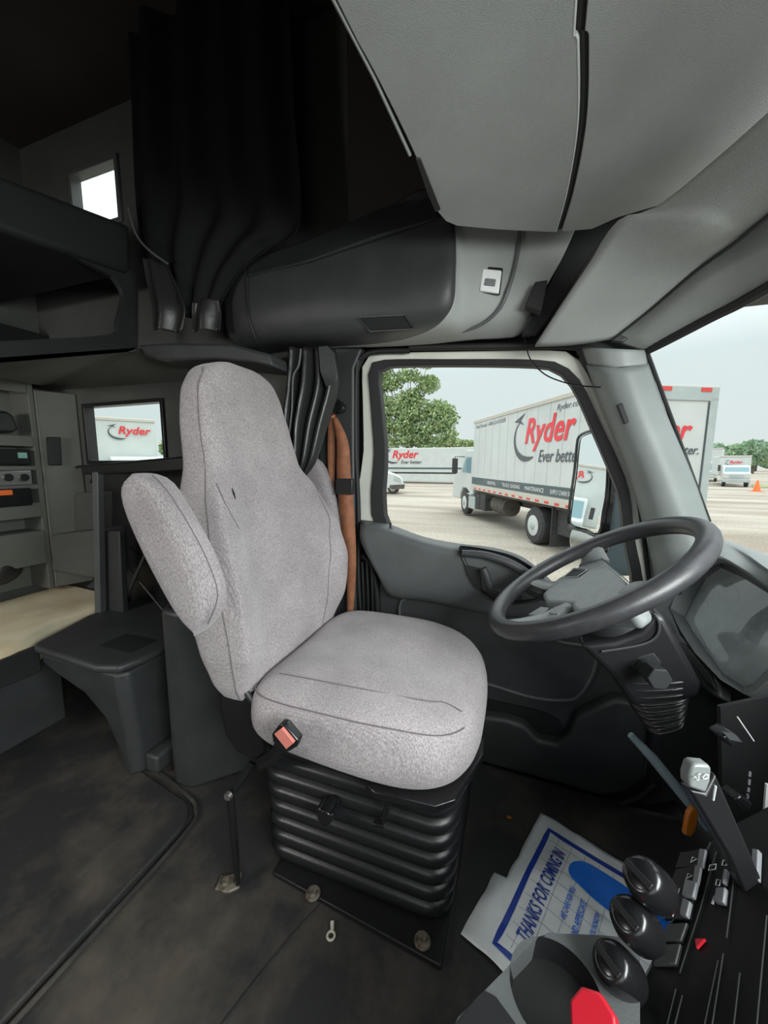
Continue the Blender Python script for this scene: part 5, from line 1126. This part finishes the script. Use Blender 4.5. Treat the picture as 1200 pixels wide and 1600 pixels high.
def crown():
    out = []
    rx = [(560, 688), (590, 684), (610, 688), (630, 702), (645, 716), (660, 720), (675, 716), (690, 700)]
    for (y, xr) in rx:
        x = 575
        while x < xr-8:
            r_ = rt.uniform(12, 21); out.append((min(x+rt.uniform(0, 8), xr-r_), y+rt.uniform(-9, 9), r_, r_*rt.uniform(.5, .75))); x += r_*rt.uniform(.8, 1.4)
    return out
tree(crown(), 50, (637, 640), 'tall leafy green tree standing behind the long trailer', 24000, .20, .32)
for i, (x, y, rx, ry, Y) in enumerate([(700, 692, 22, 7, 70), (728, 694, 16, 6, 100)]):
    tree([(x, y, rx, ry), (x+8, y+1, rx*.7, ry)], Y, (x, y), ['low bush clump to the right of the tall tree, above the trailer', 'faint bush clump at the front edge of the box truck cargo box'][i], 2500, .35, .2)
DY = (110, 150, 112, 152)
for i, (x, y, rx, ry) in enumerate([(1118, 712, 22, 16), (1150, 708, 24, 12), (1178, 704, 22, 14), (1215, 708, 28, 16)]):
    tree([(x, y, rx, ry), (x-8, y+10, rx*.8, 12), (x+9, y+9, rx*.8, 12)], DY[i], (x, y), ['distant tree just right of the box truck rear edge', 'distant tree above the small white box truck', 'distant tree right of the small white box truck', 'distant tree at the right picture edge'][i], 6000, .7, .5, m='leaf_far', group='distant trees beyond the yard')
tag(mk('verge_grass', prism([W(x, y, 'Z', ZG+.02) for x, y in [(1176, 757), (1260, 757), (1260, 762), (1176, 762)]], (0, 0, .03)), 'grass', smooth=False), 'strip of pale green grass at the yard edge by the orange cone', 'grass')['kind'] = 'stuff'
cn = thing('traffic_cone', 'small orange traffic cone standing beside the distant grass strip', 'cone', W(1182, 768, 'Z', ZG))
p = W(1182, 768, 'Z', ZG); mk('cone_body', cyl(p+V((0, 0, .04)), p+V((0, 0, .9)), .25, .05), 'orange', cn); mk('cone_base', obox(p+V((0, 0, .02)), (.35, 0, 0), (0, .35, 0), (0, 0, .02)), 'orange', cn)
# small distant box truck with cab facing us
def front_truck(name, label, base, yaw, Wd, HH, hasbox=True, logo_on=True, cabh=2.2, lx=-.34, lwd=.42, cabx=0):
    c_ = math.cos(yaw); s_ = math.sin(yaw); X = V((c_, s_, 0)); Yv = V((-s_, c_, 0)); B = V(base)
    def P(x, y, z): return B+X*x+Yv*y+V((0, 0, z))
    def bx(x0, x1, y0, y1, z0, z1): return obox(P((x0+x1)/2, (y0+y1)/2, (z0+z1)/2), X*(x1-x0)/2, Yv*(y1-y0)/2, V((0, 0, (z1-z0)/2)))
    t_ = thing(name, label, 'truck', B)
    h = Wd/2; hc_ = h*.84
    mk('cargo_box', bx(-h, h, 1.9, 9, 1.0, HH), 'truck_white', t_, bevel=.08)
    mk('roof_edge', bx(-h-.02, h+.02, 1.86, 2.1, HH-.14, HH+.02), 'rail_cream', t_, bevel=.03)
    prof_ = [(0, .55), (-.05, 1.3), (.25, 1.45), (.55, cabh), (1.8, cabh+.1), (1.8, .55)]
    mk('cab_body', prism([P(-hc_+cabx, y, z) for y, z in prof_], X*2*hc_), 'truck_white', t_, bevel=.06)
    mk('windshield', prism([P(-hc_*.9+cabx, .23, 1.42), P(hc_*.9+cabx, .23, 1.42), P(hc_*.86+cabx, .50, cabh-.12), P(-hc_*.86+cabx, .50, cabh-.12)], Yv*-.03), 'blue_glass', t_)
    mk('grille', bx(-hc_*.5, hc_*.5, -.08, 0, .85, 1.15), 'truck_grey', t_)
    mk('bumper', bx(-hc_, hc_, -.15, .1, .45, .72), 'truck_grey', t_, bevel=.03)
    for sx_ in (-1, 1):
        wheel(t_, P(sx_*hc_*.98, .8, .42), X*sx_, .42, .28)
        mk('side_mirror', bx(cabx+sx_*(hc_+.30)-.1, cabx+sx_*(hc_+.30)+.1, .3, .38, 1.5, 2.1), 'tyre', t_, bevel=.02)
        mk('headlight', bx(sx_*hc_*.8-.14, sx_*hc_*.8+.14, -.07, .02, .85, 1.05), 'chrome', t_)
    if logo_on: logo(t_, P(h*lx, 1.85, HH-.75), X, (0, 0, 1), Wd*lwd, False, 1.0)
    return t_
b0 = W(1149, 761, 'Z', ZG)
vd_ = (V((b0.x, b0.y, 0))-V((0, 0, 0))).normalized()
yw_ = math.atan2(-vd_.x, vd_.y)
front_truck('box_truck', 'small white box truck far off in the windshield, cab facing us', (b0.x, b0.y, ZG), yw_+.12, 2.35, 3.0, cabh=2.0)
b1 = W(1111, 753, 'Z', ZG)
front_truck('box_truck', 'distant white truck half hidden by the big box truck rear, left of the small one', (b1.x-.6, b1.y+.5, ZG), yw_, 3.0, 4.2, logo_on=False, cabh=2.4)
# truck seen through the sleeper window
az = math.radians(-53.3); R_ = 20.5
b2 = V((R_*math.sin(az), R_*math.cos(az), ZG)); yw2 = -az
front_truck('box_truck', 'white box truck framed by the sleeper window with red lettering above its cab', (b2.x, b2.y, ZG), yw2+.10, 2.7, 4.35, cabh=2.45, lx=-.14, lwd=.50, cabx=.5)
tree([(268, 700, 14, 16), (285, 690, 16, 20)], 18, (268, 700), 'green tree glimpsed at the right edge of the sleeper window', 3000, .12, .15)
